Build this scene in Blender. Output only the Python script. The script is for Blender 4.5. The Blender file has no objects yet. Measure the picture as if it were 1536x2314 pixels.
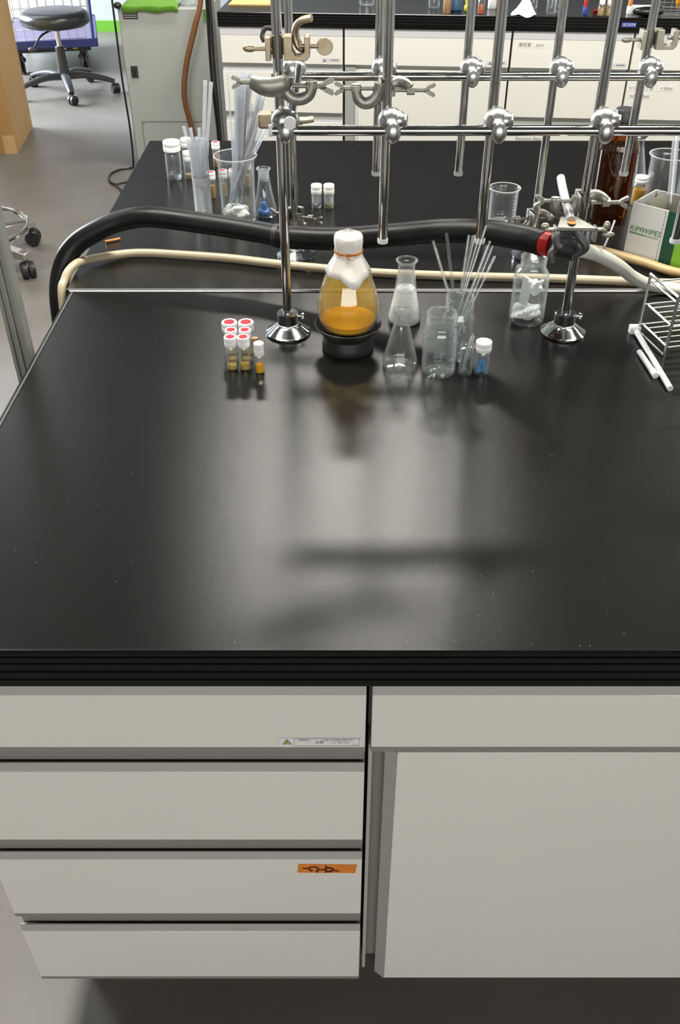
import bpy, math, random
from mathutils import Vector, Matrix
random.seed(7)
PI = math.pi
sc = bpy.context.scene
C = sc.collection

# ------------------------------------------------------------------ camera
cd = bpy.data.cameras.new('camera'); cam = bpy.data.objects.new('camera', cd); C.objects.link(cam)
cd.sensor_fit = 'VERTICAL'; cd.sensor_height = 36.0; cd.lens = 36.0 * 2061.0 / 2314.0
cd.clip_start = 0.05; cd.clip_end = 60
cam.location = (0, 0, 1.43); cam.rotation_euler = (math.radians(90 - 37.94), 0, 0)
sc.camera = cam
# ------------------------------------------------------------------ world, large lights, exposure
w = bpy.data.worlds.new('world'); sc.world = w; w.use_nodes = True
w.node_tree.nodes['Background'].inputs[0].default_value = (0.80, 0.90, 1.0, 1)
w.node_tree.nodes['Background'].inputs[1].default_value = 1.0

def area(name, loc, rot, sx, sy, power, col):
    l = bpy.data.lights.new(name, 'AREA'); l.shape = 'RECTANGLE'; l.size = sx; l.size_y = sy
    l.energy = power; l.color = col
    o = bpy.data.objects.new(name, l); C.objects.link(o); o.location = loc; o.rotation_euler = rot
    return o
# daylight entering through the window bands of the left and rear walls
area('daylight_window_left', (-4.50, 6.75, 1.75), (0, -PI / 2, 0), 1.5, 2.3, 1500, (0.80, 0.90, 1.0))
area('daylight_window_rear', (0.4, -3.88, 1.75), (PI / 2, 0, 0), 6.0, 1.5, 275, (1.0, 0.965, 0.90))
vs = sc.view_settings
vs.view_transform = 'Standard'; vs.look = 'None'; vs.gamma = 1; vs.use_curve_mapping = False
vs.exposure = -0.85
sc.cycles.max_bounces = 12; sc.cycles.diffuse_bounces = 4; sc.cycles.glossy_bounces = 5
sc.cycles.transmission_bounces = 8; sc.cycles.transparent_max_bounces = 48
sc.cycles.sample_clamp_indirect = 6; sc.cycles.caustics_refractive = False; sc.cycles.caustics_reflective = False

# ------------------------------------------------------------------ materials
MATS = {}
def _new(name):
    m = bpy.data.materials.new(name); m.use_nodes = True
    nt = m.node_tree
    return m, nt, nt.nodes['Principled BSDF']
def mat(name, col, rough=0.5, metal=0.0, spec=0.5, noise=0.0, nscale=20.0, bump=0.0, bscale=80.0, rnoise=0.0, coat=0.0):
    m, nt, b = _new(name)
    b.inputs['Base Color'].default_value = (*col, 1); b.inputs['Roughness'].default_value = rough
    b.inputs['Metallic'].default_value = metal; b.inputs['Specular IOR Level'].default_value = spec
    b.inputs['Coat Weight'].default_value = coat
    tc = nt.nodes.new('ShaderNodeTexCoord')
    if noise or rnoise:
        n = nt.nodes.new('ShaderNodeTexNoise'); n.inputs['Scale'].default_value = nscale; n.inputs['Detail'].default_value = 5
        nt.links.new(tc.outputs['Object'], n.inputs['Vector'])
        if noise:
            r = nt.nodes.new('ShaderNodeMapRange')
            r.inputs['From Min'].default_value = 0.3; r.inputs['From Max'].default_value = 0.7
            r.inputs['To Min'].default_value = 1 - noise; r.inputs['To Max'].default_value = 1 + noise
            nt.links.new(n.outputs['Fac'], r.inputs['Value'])
            v = nt.nodes.new('ShaderNodeVectorMath'); v.operation = 'SCALE'; v.inputs[0].default_value = col
            nt.links.new(r.outputs['Result'], v.inputs['Scale']); nt.links.new(v.outputs[0], b.inputs['Base Color'])
        if rnoise:
            r2 = nt.nodes.new('ShaderNodeMapRange')
            r2.inputs['From Min'].default_value = 0.3; r2.inputs['From Max'].default_value = 0.7
            r2.inputs['To Min'].default_value = max(0, rough - rnoise); r2.inputs['To Max'].default_value = rough + rnoise
            nt.links.new(n.outputs['Fac'], r2.inputs['Value']); nt.links.new(r2.outputs['Result'], b.inputs['Roughness'])
    if bump:
        n2 = nt.nodes.new('ShaderNodeTexNoise'); n2.inputs['Scale'].default_value = bscale; n2.inputs['Detail'].default_value = 4
        nt.links.new(tc.outputs['Object'], n2.inputs['Vector'])
        bp = nt.nodes.new('ShaderNodeBump'); bp.inputs['Strength'].default_value = bump; bp.inputs['Distance'].default_value = 0.002
        nt.links.new(n2.outputs['Fac'], bp.inputs['Height']); nt.links.new(bp.outputs[0], b.inputs['Normal'])
    MATS[name] = m
    return m
def glass(name, tint=(0.97, 0.98, 0.975), ior=1.5, rough=0.02, haze=0.0, hcol=(0.93, 0.95, 0.96), edge=0.40):
    """thin-walled laboratory glass: clear pass-through with a Fresnel mirror coat"""
    m = bpy.data.materials.new(name); m.use_nodes = True; nt = m.node_tree; nt.nodes.clear()
    out = nt.nodes.new('ShaderNodeOutputMaterial'); mix = nt.nodes.new('ShaderNodeMixShader')
    # side-independent Schlick reflectance: both faces of the thin wall mirror alike
    lw = nt.nodes.new('ShaderNodeLayerWeight'); lw.inputs['Blend'].default_value = 0.5
    pw = nt.nodes.new('ShaderNodeMath'); pw.operation = 'POWER'; pw.inputs[1].default_value = 4.0
    fr = nt.nodes.new('ShaderNodeMapRange'); fr.inputs['To Min'].default_value = ((ior - 1) / (ior + 1)) ** 2 * 1.6; fr.inputs['To Max'].default_value = 0.92
    nt.links.new(lw.outputs['Facing'], pw.inputs[0]); nt.links.new(pw.outputs[0], fr.inputs['Value'])
    t = nt.nodes.new('ShaderNodeBsdfTransparent'); t.inputs[0].default_value = (*tint, 1)
    g = nt.nodes.new('ShaderNodeBsdfGlossy'); g.inputs['Roughness'].default_value = rough
    base = t
    if haze:  # haze: true frost and stains, plus painted-in brightness on clear glass
        d = nt.nodes.new('ShaderNodeBsdfTranslucent'); d.inputs[0].default_value = (*hcol, 1)
        d2 = nt.nodes.new('ShaderNodeBsdfDiffuse'); d2.inputs[0].default_value = (*hcol, 1)
        dm = nt.nodes.new('ShaderNodeMixShader'); dm.inputs[0].default_value = 0.5
        nt.links.new(d.outputs[0], dm.inputs[1]); nt.links.new(d2.outputs[0], dm.inputs[2])
        hm = nt.nodes.new('ShaderNodeMixShader')
        # pale rim painted towards the silhouette, standing in for bright reflections
        p2 = nt.nodes.new('ShaderNodeMath'); p2.operation = 'POWER'; p2.inputs[1].default_value = 3.0
        hr = nt.nodes.new('ShaderNodeMapRange'); hr.inputs['To Min'].default_value = haze; hr.inputs['To Max'].default_value = min(0.9, haze + edge)
        nt.links.new(lw.outputs['Facing'], p2.inputs[0]); nt.links.new(p2.outputs[0], hr.inputs['Value']); nt.links.new(hr.outputs['Result'], hm.inputs[0])
        nt.links.new(t.outputs[0], hm.inputs[1]); nt.links.new(dm.outputs[0], hm.inputs[2]); base = hm
    nt.links.new(fr.outputs[0], mix.inputs[0]); nt.links.new(base.outputs[0], mix.inputs[1])
    nt.links.new(g.outputs[0], mix.inputs[2]); nt.links.new(mix.outputs[0], out.inputs[0])
    MATS[name] = m
    return m

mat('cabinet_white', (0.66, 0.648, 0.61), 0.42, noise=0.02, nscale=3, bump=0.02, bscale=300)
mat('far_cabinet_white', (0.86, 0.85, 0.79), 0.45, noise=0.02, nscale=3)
mat('grip_grey', (0.36, 0.355, 0.335), 0.38, noise=0.02)
mat('recess_grey', (0.21, 0.20, 0.183), 0.5)
mat('kick_dark', (0.045, 0.042, 0.038), 0.6)
mat('gap_brown', (0.30, 0.27, 0.22), 0.6)
mat('edge_black', (0.0035, 0.0035, 0.0035), 0.25, spec=0.28, bump=0.02, bscale=60)
mat('seam_grey', (0.09, 0.09, 0.09), 0.3)
mat('chrome', (0.72, 0.71, 0.69), 0.10, 1.0, rnoise=0.03, nscale=30)
mat('chrome_base', (0.78, 0.79, 0.80), 0.09, 1.0)
mat('zinc_ball', (0.62, 0.625, 0.63), 0.33, 1.0, bump=0.05, bscale=150)
mat('boss_grey', (0.30, 0.30, 0.265), 0.42, 0.75, noise=0.15, nscale=120, bump=0.08, bscale=300)
mat('brass_old', (0.40, 0.335, 0.23), 0.40, 0.8, noise=0.12, nscale=90)
mat('nickel_warm', (0.42, 0.40, 0.325), 0.42, 0.7, noise=0.1, nscale=90)
mat('plastic_white', (0.84, 0.84, 0.82), 0.35, noise=0.02)
mat('plastic_clearwhite', (0.66, 0.67, 0.68), 0.3)
mat('sleeve_grey', (0.42, 0.42, 0.42), 0.35)
mat('cap_frosted', (0.86, 0.84, 0.86), 0.4)
mat('septum_red', (0.36, 0.004, 0.014), 0.45, spec=0.3)
mat('rubber_black', (0.008, 0.008, 0.0085), 0.40, spec=0.22, noise=0.35, nscale=14, rnoise=0.06, bump=0.04, bscale=60)
mat('rubber_matte', (0.012, 0.012, 0.012), 0.5, noise=0.2, nscale=40)
mat('jaw_rubber', (0.05, 0.05, 0.053), 0.45)
mat('tube_cream', (0.40, 0.335, 0.225), 0.35, noise=0.06, nscale=18)
mat('tube_silicone', (0.62, 0.62, 0.55), 0.3)
mat('tube_tan', (0.50, 0.36, 0.17), 0.4, noise=0.15, nscale=25)
mat('paper_white', (0.83, 0.80, 0.74), 0.8, bump=0.25, bscale=60)
mat('tissue_white', (0.86, 0.86, 0.85), 0.85, bump=0.3, bscale=90)
mat('band_orange', (0.60, 0.22, 0.04), 0.5)
mat('powder_white', (0.82, 0.82, 0.80), 0.95, noise=0.06, nscale=200, bump=0.4, bscale=260)
mat('residue_yellow', (0.62, 0.42, 0.05), 0.45, noise=0.2, nscale=150)
mat('residue_brown', (0.55, 0.34, 0.10), 0.5, noise=0.2, nscale=150)
mat('blue_plastic', (0.02, 0.17, 0.58), 0.35)
mat('blue_light', (0.04, 0.27, 0.62), 0.4)
mat('red_plastic', (0.45, 0.015, 0.012), 0.35)
mat('stool_black', (0.022, 0.023, 0.025), 0.28, bump=0.05, bscale=200)
mat('stool_plastic', (0.03, 0.031, 0.034), 0.38)
mat('castor_black', (0.012, 0.012, 0.012), 0.45)
mat('cart_blue', (0.025, 0.04, 0.17), 0.4)
mat('cart_deck', (0.11, 0.09, 0.16), 0.7)
mat('wire_steel', (0.62, 0.61, 0.59), 0.3, 1.0)
mat('cardboard', (0.50, 0.32, 0.14), 0.8, noise=0.05, nscale=6)
mat('cardboard_dark', (0.36, 0.20, 0.07), 0.8)
mat('panel_white', (0.74, 0.72, 0.68), 0.6)
mat('machine_grey', (0.40, 0.415, 0.385), 0.42, noise=0.02, nscale=5)
mat('machine_line', (0.16, 0.16, 0.15), 0.6)
mat('green_cloth', (0.14, 0.34, 0.03), 0.75, bump=0.2, bscale=40)
mat('green_tape', (0.10, 0.31, 0.015), 0.6)
mat('hose_brown', (0.20, 0.085, 0.03), 0.5, noise=0.1)
mat('cable_black', (0.012, 0.012, 0.013), 0.4)
mat('post_grey', (0.30, 0.31, 0.28), 0.45, 0.3, noise=0.05, nscale=8)
mat('ink_black', (0.02, 0.02, 0.02), 0.7)
mat('ink_grey', (0.16, 0.16, 0.17), 0.7)
mat('ink_maroon', (0.09, 0.012, 0.006), 0.6)
mat('ink_white', (0.8, 0.82, 0.84), 0.7)
mat('tape_orange', (0.66, 0.20, 0.02), 0.55, noise=0.08, nscale=60)
mat('label_white', (0.68, 0.68, 0.70), 0.5)
mat('sticker_white', (0.86, 0.85, 0.80), 0.5)
mat('label_blue', (0.04, 0.07, 0.35), 0.5)
mat('warn_yellow', (0.52, 0.38, 0.06), 0.5)
mat('carton_white', (0.62, 0.62, 0.60), 0.6)
mat('carton_side', (0.36, 0.33, 0.27), 0.7)
mat('carton_darkgreen', (0.006, 0.055, 0.028), 0.5)
mat('carton_lime', (0.17, 0.40, 0.025), 0.5)
mat('print_green', (0.06, 0.20, 0.06), 0.6)
mat('wall_white', (0.40, 0.41, 0.41), 0.8, noise=0.02)
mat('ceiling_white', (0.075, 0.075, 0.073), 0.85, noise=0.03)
mat('added_band_grey', (0.05, 0.05, 0.05), 0.7)
mat('lamp_housing', (0.75, 0.75, 0.74), 0.5)
mat('window_alu', (0.5, 0.5, 0.5), 0.4, 0.8)
mat('cork_brown', (0.32, 0.19, 0.09), 0.7, noise=0.2, nscale=200)
mat('bottle_darkred', (0.14, 0.02, 0.015), 0.25)
mat('bottle_blue', (0.05, 0.11, 0.20), 0.3)
mat('liquid_red', (0.62, 0.10, 0.01), 0.2)
mat('liquid_orange', (0.66, 0.33, 0.01), 0.15)
mat('bulb_yellow', (0.65, 0.58, 0.03), 0.5)
mat('sheet_yellow', (0.66, 0.44, 0.16), 0.8)
mat('foil', (0.75, 0.75, 0.75), 0.28, 1.0, bump=0.6, bscale=70)
mat('black_gloss', (0.012, 0.012, 0.012), 0.22)
glass('glass', haze=0.018, edge=0.48)
glass('glass_pale', (0.955, 0.972, 0.967), haze=0.022, edge=0.50)
glass('glass_rod', (0.96, 0.972, 0.98), 1.5, 0.04, haze=0.20, hcol=(0.97, 0.97, 0.98), edge=0.55)  # extra pale haze painted in to brighten the tubes
glass('glass_frost', (0.9, 0.92, 0.93), 1.5, 0.2, haze=0.35)
glass('glass_plastic', (0.93, 0.94, 0.95), 1.45, 0.12, haze=0.18)
glass('glass_stained', (0.95, 0.86, 0.50), 1.5, 0.02, haze=0.30, hcol=(0.92, 0.62, 0.07), edge=0.1)
glass('window_glass', (0.95, 0.97, 0.97))

def volume_like(name, col, rough, trans, ior=1.34):
    m, nt, b = _new(name)
    b.inputs['Base Color'].default_value = (*col, 1); b.inputs['Roughness'].default_value = rough
    b.inputs['Transmission Weight'].default_value = trans; b.inputs['IOR'].default_value = ior
    MATS[name] = m
volume_like('liquid_amber', (0.95, 0.47, 0.012), 0.10, 0.10)
volume_like('liquid_clear', (0.92, 0.94, 0.95), 0.02, 0.9)
volume_like('liquid_pale', (0.85, 0.72, 0.42), 0.1, 0.5)
glass('amber_glass', (0.45, 0.21, 0.025), 1.5, 0.03, haze=0.04, hcol=(0.30, 0.09, 0.01), edge=0.05)

def bench_mat():
    m, nt, b = _new('bench_black')
    N, L = nt.nodes.new, nt.links.new
    tc = N('ShaderNodeTexCoord')
    def noise(s, d=4, r=0.5):
        n = N('ShaderNodeTexNoise'); n.inputs['Scale'].default_value = s; n.inputs['Detail'].default_value = d
        n.inputs['Roughness'].default_value = r; L(tc.outputs['Object'], n.inputs['Vector']); return n
    def rng(src, a, c, lo, hi):
        r = N('ShaderNodeMapRange'); r.inputs['From Min'].default_value = a; r.inputs['From Max'].default_value = c
        r.inputs['To Min'].default_value = lo; r.inputs['To Max'].default_value = hi; L(src, r.inputs['Value']); return r.outputs['Result']
    # worn film of dust, fine specks and scuffs
    film = noise(3, 2, 0.5).outputs['Fac']
    v = N('ShaderNodeTexVoronoi'); v.inputs['Scale'].default_value = 110; L(tc.outputs['Object'], v.inputs['Vector'])
    v.inputs['Randomness'].default_value = 1
    speck = rng(v.outputs['Distance'], 0.035, 0.075, 1.0, 0.0)
    sel = N('ShaderNodeSeparateColor'); L(v.outputs['Color'], sel.inputs[0])
    keep = rng(sel.outputs[0], 0.72, 0.95, 0.0, 1.0)
    mu = N('ShaderNodeMath'); mu.operation = 'MULTIPLY'; L(speck, mu.inputs[0]); L(keep, mu.inputs[1])
    scuff = rng(noise(60, 3, 0.5).outputs['Fac'], 0.735, 0.82, 0.0, 0.25)
    ad = N('ShaderNodeMath'); ad.operation = 'MAXIMUM'; L(mu.outputs[0], ad.inputs[0]); L(scuff, ad.inputs[1])
    c1 = N('ShaderNodeMix'); c1.data_type = 'RGBA'
    c1.inputs[6].default_value = (0.0070, 0.0067, 0.0062, 1); c1.inputs[7].default_value = (0.0100, 0.0096, 0.0089, 1); L(film, c1.inputs[0])
    c2 = N('ShaderNodeMix'); c2.data_type = 'RGBA'; c2.inputs[7].default_value = (0.17, 0.165, 0.155, 1)
    L(ad.outputs[0], c2.inputs[0]); L(c1.outputs[2], c2.inputs[6]); dif = N('ShaderNodeBsdfDiffuse'); L(c2.outputs[2], dif.inputs['Color'])
    glo = N('ShaderNodeBsdfGlossy'); glo.distribution = 'BECKMANN'; glo.inputs['Roughness'].default_value = 0.268
    fre = N('ShaderNodeFresnel'); fre.inputs['IOR'].default_value = 1.45; mxs = N('ShaderNodeMixShader')
    L(fre.outputs[0], mxs.inputs[0]); L(dif.outputs[0], mxs.inputs[1]); L(glo.outputs[0], mxs.inputs[2]); L(mxs.outputs[0], nt.nodes['Material Output'].inputs['Surface'])
    bp = N('ShaderNodeBump'); bp.inputs['Strength'].default_value = 0.06; bp.inputs['Distance'].default_value = 0.001
    L(noise(420, 2).outputs['Fac'], bp.inputs['Height']); L(bp.outputs[0], glo.inputs['Normal']); nt.nodes.remove(b)
    MATS['bench_black'] = m
bench_mat()
def floor_mat():
    m, nt, b = _new('concrete')
    N, L = nt.nodes.new, nt.links.new
    tc = N('ShaderNodeTexCoord')
    def noise(s, d=6, r=0.6, dist=0.0):
        n = N('ShaderNodeTexNoise'); n.inputs['Scale'].default_value = s; n.inputs['Detail'].default_value = d
        n.inputs['Roughness'].default_value = r; n.inputs['Distortion'].default_value = dist
        L(tc.outputs['Object'], n.inputs['Vector']); return n
    cr = N('ShaderNodeValToRGB'); e = cr.color_ramp.elements
    e[0].position = 0.32; e[0].color = (0.128, 0.112, 0.096, 1); e[1].position = 0.68; e[1].color = (0.180, 0.170, 0.159, 1)
    L(noise(1.6).outputs['Fac'], cr.inputs[0])
    st = N('ShaderNodeValToRGB'); e = st.color_ramp.elements
    e[0].position = 0.60; e[0].color = (0, 0, 0, 1); e[1].position = 0.78; e[1].color = (1, 1, 1, 1)
    L(noise(4.5, 9, 0.72, 0.6).outputs['Fac'], st.inputs[0])
    mx = N('ShaderNodeMix'); mx.data_type = 'RGBA'; mx.inputs[7].default_value = (0.115, 0.085, 0.06, 1)
    sc_ = N('ShaderNodeMath'); sc_.operation = 'MULTIPLY'; sc_.inputs[1].default_value = 0.6
    L(st.outputs[0], sc_.inputs[0]); L(sc_.outputs[0], mx.inputs[0]); L(cr.outputs[0], mx.inputs[6])
    L(mx.outputs[2], b.inputs['Base Color']); b.inputs['Roughness'].default_value = 0.42
    bp = N('ShaderNodeBump'); bp.inputs['Strength'].default_value = 0.15; bp.inputs['Distance'].default_value = 0.004
    L(noise(30).outputs['Fac'], bp.inputs['Height']); L(bp.outputs[0], b.inputs['Normal'])
    MATS['concrete'] = m
floor_mat()

# ------------------------------------------------------------------ mesh building helpers
def spline(pts, n=6):
    P = [Vector(p) for p in pts]
    if len(P) < 3: return P
    Q = [P[0] * 2 - P[1]] + P + [P[-1] * 2 - P[-2]]
    out = []
    for i in range(1, len(Q) - 2):
        a, b, c, d = Q[i - 1], Q[i], Q[i + 1], Q[i + 2]
        for k in range(n):
            t = k / n
            out.append(0.5 * ((2 * b) + (c - a) * t + (2 * a - 5 * b + 4 * c - d) * t * t + (3 * b - a - 3 * c + d) * t ** 3))
    out.append(P[-1])
    return out
class G:
    def __init__(s): s.v, s.f, s.mi, s.m = [], [], [], 0
    def add(s, vs, fs, M=None):
        o = len(s.v)
        s.v += [tuple(M @ Vector(p)) if M else tuple(p) for p in vs]
        s.f += [tuple(i + o for i in f) for f in fs]; s.mi += [s.m] * len(fs); return s
    def box(s, x0, x1, y0, y1, z0, z1, M=None):
        v = [(x0, y0, z0), (x1, y0, z0), (x1, y1, z0), (x0, y1, z0), (x0, y0, z1), (x1, y0, z1), (x1, y1, z1), (x0, y1, z1)]
        return s.add(v, [(0, 3, 2, 1), (4, 5, 6, 7), (0, 1, 5, 4), (1, 2, 6, 5), (2, 3, 7, 6), (3, 0, 4, 7)], M)
    def lathe(s, prof, c=(0, 0, 0), seg=32, M=None, wob=None):
        n = len(prof); vs = []
        for i in range(seg):
            a = 2 * PI * i / seg; ca, sa = math.cos(a), math.sin(a)
            for j, (r, z) in enumerate(prof):
                if wob: r, z = wob(a, j, r, z)
                vs.append((c[0] + r * ca, c[1] + r * sa, c[2] + z))
        fs = []
        for i in range(seg):
            k = (i + 1) % seg
            for j in range(n - 1):
                if prof[j][0] == 0 and prof[j + 1][0] == 0: continue
                fs.append((i * n + j, k * n + j, k * n + j + 1, i * n + j + 1))
        return s.add(vs, fs, M)
    def tube(s, pts, r, seg=10, n=6, smooth=True, cap=True, flat=None):
        P = spline(pts, n) if smooth else [Vector(p) for p in pts]
        m = len(P); R = r if callable(r) else (lambda t: r)
        vs, fs = [], []; up = None
        for i, p in enumerate(P):
            t = (P[min(i + 1, m - 1)] - P[max(i - 1, 0)]).normalized()
            if up is None:
                up = Vector((0, 0, 1)) if abs(t.z) < 0.9 else Vector((0, 1, 0))
            up = (up - t * up.dot(t)).normalized(); sd = t.cross(up)
            rr = R(i / (m - 1))
            for k in range(seg):
                a = 2 * PI * k / seg
                fx, fy = flat if flat else (1, 1)
                vs.append(p + up * (math.cos(a) * rr * fx) + sd * (math.sin(a) * rr * fy))
        for i in range(m - 1):
            for k in range(seg):
                q = (k + 1) % seg
                fs.append((i * seg + k, i * seg + q, (i + 1) * seg + q, (i + 1) * seg + k))
        if cap:
            fs.append(tuple(range(seg - 1, -1, -1))); fs.append(tuple((m - 1) * seg + k for k in range(seg)))
        return s.add(vs, fs)
    def prism(s, poly, d0, d1, M=None):
        """polygon in X-Z, extruded along Y from d0 to d1"""
        n = len(poly)
        vs = [(x, d0, z) for x, z in poly] + [(x, d1, z) for x, z in poly]
        fs = [tuple(range(n)), tuple(range(2 * n - 1, n - 1, -1))]
        fs += [(i, i + n, (i + 1) % n + n, (i + 1) % n) for i in range(n)]
        return s.add(vs, fs, M)
    def ball(s, c, r, seg=16, ring=10):
        rx, ry, rz = (r, r, r) if not isinstance(r, tuple) else r
        vs = [(c[0], c[1], c[2] - rz)]
        for j in range(1, ring):
            t = -PI / 2 + PI * j / ring
            for i in range(seg):
                a = 2 * PI * i / seg
                vs.append((c[0] + rx * math.cos(t) * math.cos(a), c[1] + ry * math.cos(t) * math.sin(a), c[2] + rz * math.sin(t)))
        vs.append((c[0], c[1], c[2] + rz)); top = len(vs) - 1; fs = []
        for i in range(seg):
            k = (i + 1) % seg
            fs.append((0, 1 + k, 1 + i)); fs.append((top, top - seg + i, top - seg + k))
            for j in range(ring - 2):
                a = 1 + j * seg
                fs.append((a + i, a + k, a + seg + k, a + seg + i))
        return s.add(vs, fs)
    def mesh(s, name, mats, ang=35):
        me = bpy.data.meshes.new(name); me.from_pydata([tuple(p) for p in s.v], [], s.f)
        for m in (mats if isinstance(mats, (list, tuple)) else [mats]): me.materials.append(MATS[m])
        me.polygons.foreach_set('material_index', s.mi)
        me.polygons.foreach_set('use_smooth', [True] * len(s.f))
        me.update(); me.validate()
        try: me.set_sharp_from_angle(angle=math.radians(ang))
        except Exception: pass
        return me
    def build(s, name, mats, parent=None, bevel=0.0, ang=35, loc=None):
        o = bpy.data.objects.new(name, s.mesh(name, mats, ang)); C.objects.link(o)
        if parent: o.parent = parent
        if loc: o.location = loc
        if bevel:
            b = o.modifiers.new('bevel', 'BEVEL'); b.width = bevel; b.segments = 2; b.limit_method = 'ANGLE'; b.angle_limit = math.radians(40)
        return o
def tag(o, label, cat, group=None, kind=None):
    o['label'] = label; o['category'] = cat
    if group: o['group'] = group
    if kind: o['kind'] = kind
    return o
def thing(name, label, cat, loc=(0, 0, 0), rz=0.0, group=None):
    o = bpy.data.objects.new(name, None); C.objects.link(o); o.location = loc; o.rotation_euler = (0, 0, rz)
    o.empty_display_size = 0.05
    return tag(o, label, cat, group)
def struct(o): o['kind'] = 'structure'; return o
def copy_tree(o, loc, rz, label, parent=None):
    c = o.copy(); C.objects.link(c); c.parent = parent
    if loc is not None: c.location = loc; c.rotation_euler = (0, 0, rz)
    if label: c['label'] = label
    for ch in o.children: copy_tree(ch, None, 0, None, c)
    return c
def text(name, body, size, loc, m, parent, rot=(PI / 2, 0, 0), shear=0.0, align='CENTER', sx=1.0):
    cu = bpy.data.curves.new(name, 'FONT'); cu.body = body; cu.size = size; cu.shear = shear; cu.align_x = align; cu.align_y = 'CENTER'
    cu.materials.append(MATS[m]); cu.resolution_u = 3
    tmp = bpy.data.objects.new(name, cu); C.objects.link(tmp)
    me = bpy.data.meshes.new_from_object(tmp.evaluated_get(bpy.context.evaluated_depsgraph_get()))
    bpy.data.objects.remove(tmp); bpy.data.curves.remove(cu)
    o = bpy.data.objects.new(name, me); C.objects.link(o); o.parent = parent; o.location = loc; o.rotation_euler = rot; o.scale = (sx, 1, 1)
    return o
def dir_matrix(p0, p1):
    d = (Vector(p1) - Vector(p0)); q = Vector((0, 0, 1)).rotation_difference(d.normalized())
    return Matrix.Translation(Vector(p0)) @ q.to_matrix().to_4x4(), d.length

# ================================================================== the room
struct(G().box(-4.7, 5.2, -4.1, 8.2, -0.12, 0.0).build('floor', 'concrete'))
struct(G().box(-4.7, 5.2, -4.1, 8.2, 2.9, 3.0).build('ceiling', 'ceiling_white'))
def wall_with_window(name, along, fixed, lo, hi, w0, w1, z0, z1, n, inward):
    """wall slab with one band of window panes; along = 'x' or 'y'"""
    g = G(); t = 0.12
    def bx(a0, a1, b0, b1):
        if along == 'y': g.box(min(fixed, fixed - inward * t), max(fixed, fixed - inward * t), a0, a1, b0, b1)
        else: g.box(a0, a1, min(fixed, fixed - inward * t), max(fixed, fixed - inward * t), b0, b1)
    bx(lo, w0, 0, 2.9); bx(w1, hi, 0, 2.9); bx(w0, w1, 0, z0); bx(w0, w1, z1, 2.9)
    struct(g.build(name, 'wall_white'))
    wo = struct(G().build('window_' + str(len([o for o in C.objects if o.name.startswith('window_')]) + 1), 'window_alu'))
    step = (w1 - w0) / n
    for i in range(n):
        a0, a1 = w0 + i * step, w0 + (i + 1) * step
        fr = G(); y0, y1 = fixed - inward * 0.08, fixed - inward * 0.05
        y0, y1 = min(y0, y1), max(y0, y1)
        for (p0, p1, q0, q1) in ((a0, a1, z0, z0 + .04), (a0, a1, z1 - .04, z1), (a0, a0 + .03, z0, z1), (a1 - .03, a1, z0, z1)):
            if along == 'y': fr.box(y0, y1, p0, p1, q0, q1)
            else: fr.box(p0, p1, y0, y1, q0, q1)
        f = fr.build('window_frame', 'window_alu', wo)
        p = G()
        if along == 'y': p.box(y0 + .012, y0 + .016, a0 + .03, a1 - .03, z0 + .04, z1 - .04)
        else: p.box(a0 + .03, a1 - .03, y0 + .012, y0 + .016, z0 + .04, z1 - .04)
        p.build('pane', 'window_glass', f)
wall_with_window('wall_left', 'y', -4.6, -4.1, 8.2, 5.5, 7.95, 0.95, 2.55, 2, 1)
struct(G().box(-4.7, 5.2, 8.0, 8.12, 0, 2.9).build('wall_far', 'wall_white'))
wall_with_window('wall_rear', 'x', -4.0, -4.7, 5.2, -2.8, 3.6, 0.95, 2.55, 5, 1)
struct(G().box(5.1, 5.22, -4.1, 8.2, 0, 2.9).build('wall_right', 'wall_white'))
struct(G().box(-4.6, 5.1, 7.80, 7.95, 1.15, 2.9).build('added_dark_band_1', 'added_band_grey'))  # unseen dark band, added to dim the reflections in the bench top
struct(G().box(-4.6, -0.8, 7.975, 8.0, 0, 0.075).build('baseboard_far', 'green_tape'))

# ceiling lamps: steel tray, two tubes each; every lamp carries its own light
mat('tube_glow', (0.9, 0.9, 0.88), 0.5)
MATS['tube_glow'].node_tree.nodes['Principled BSDF'].inputs['Emission Color'].default_value = (1, 0.97, 0.92, 1)
MATS['tube_glow'].node_tree.nodes['Principled BSDF'].inputs['Emission Strength'].default_value = 3.0
def ceiling_lamp(x, y, label, power):
    t = thing('ceiling_lamp', label, 'ceiling lamp', (x, y, 2.9), 0, 'fluorescent ceiling lamps')
    G().prism([(-.62, 0), (.62, 0), (.60, -.05), (-.60, -.05)], -.13, .13).build('tray', 'lamp_housing', t)
    for s in (-.07, .07):
        G().tube([(-.58, s, -.068), (.58, s, -.068)], .016, 10, smooth=False).build('tube', 'tube_glow', t)
    l = area('lamp_light', (0, 0, -.09), (0, 0, 0), 1.18, 0.24, power, (1.0, 0.955, 0.88)); l.parent = t
for x, y, p, lab in [(0.03, 4.15, 120, 'fluorescent lamp above the middle aisle'),
                     (-0.75, 1.5, 150, 'added fill lamp above the bench hose'), (1.15, 1.5, 150, 'added fill lamp above the amber bottle'),  # unseen pair, added to brighten the far cabinet fronts
                     (-2.4, 3.0, 30, 'fluorescent lamp above the left aisle'), (3.2, 3.0, 60, 'fluorescent lamp above the right bench end'),
                     (3.2, 5.8, 45, 'fluorescent lamp in the far right ceiling corner'), (-2.9, 6.9, 30, 'fluorescent lamp above the platform cart')]:
    ceiling_lamp(x, y, lab, p)

# ================================================================== near bench
Z = 0.8
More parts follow.
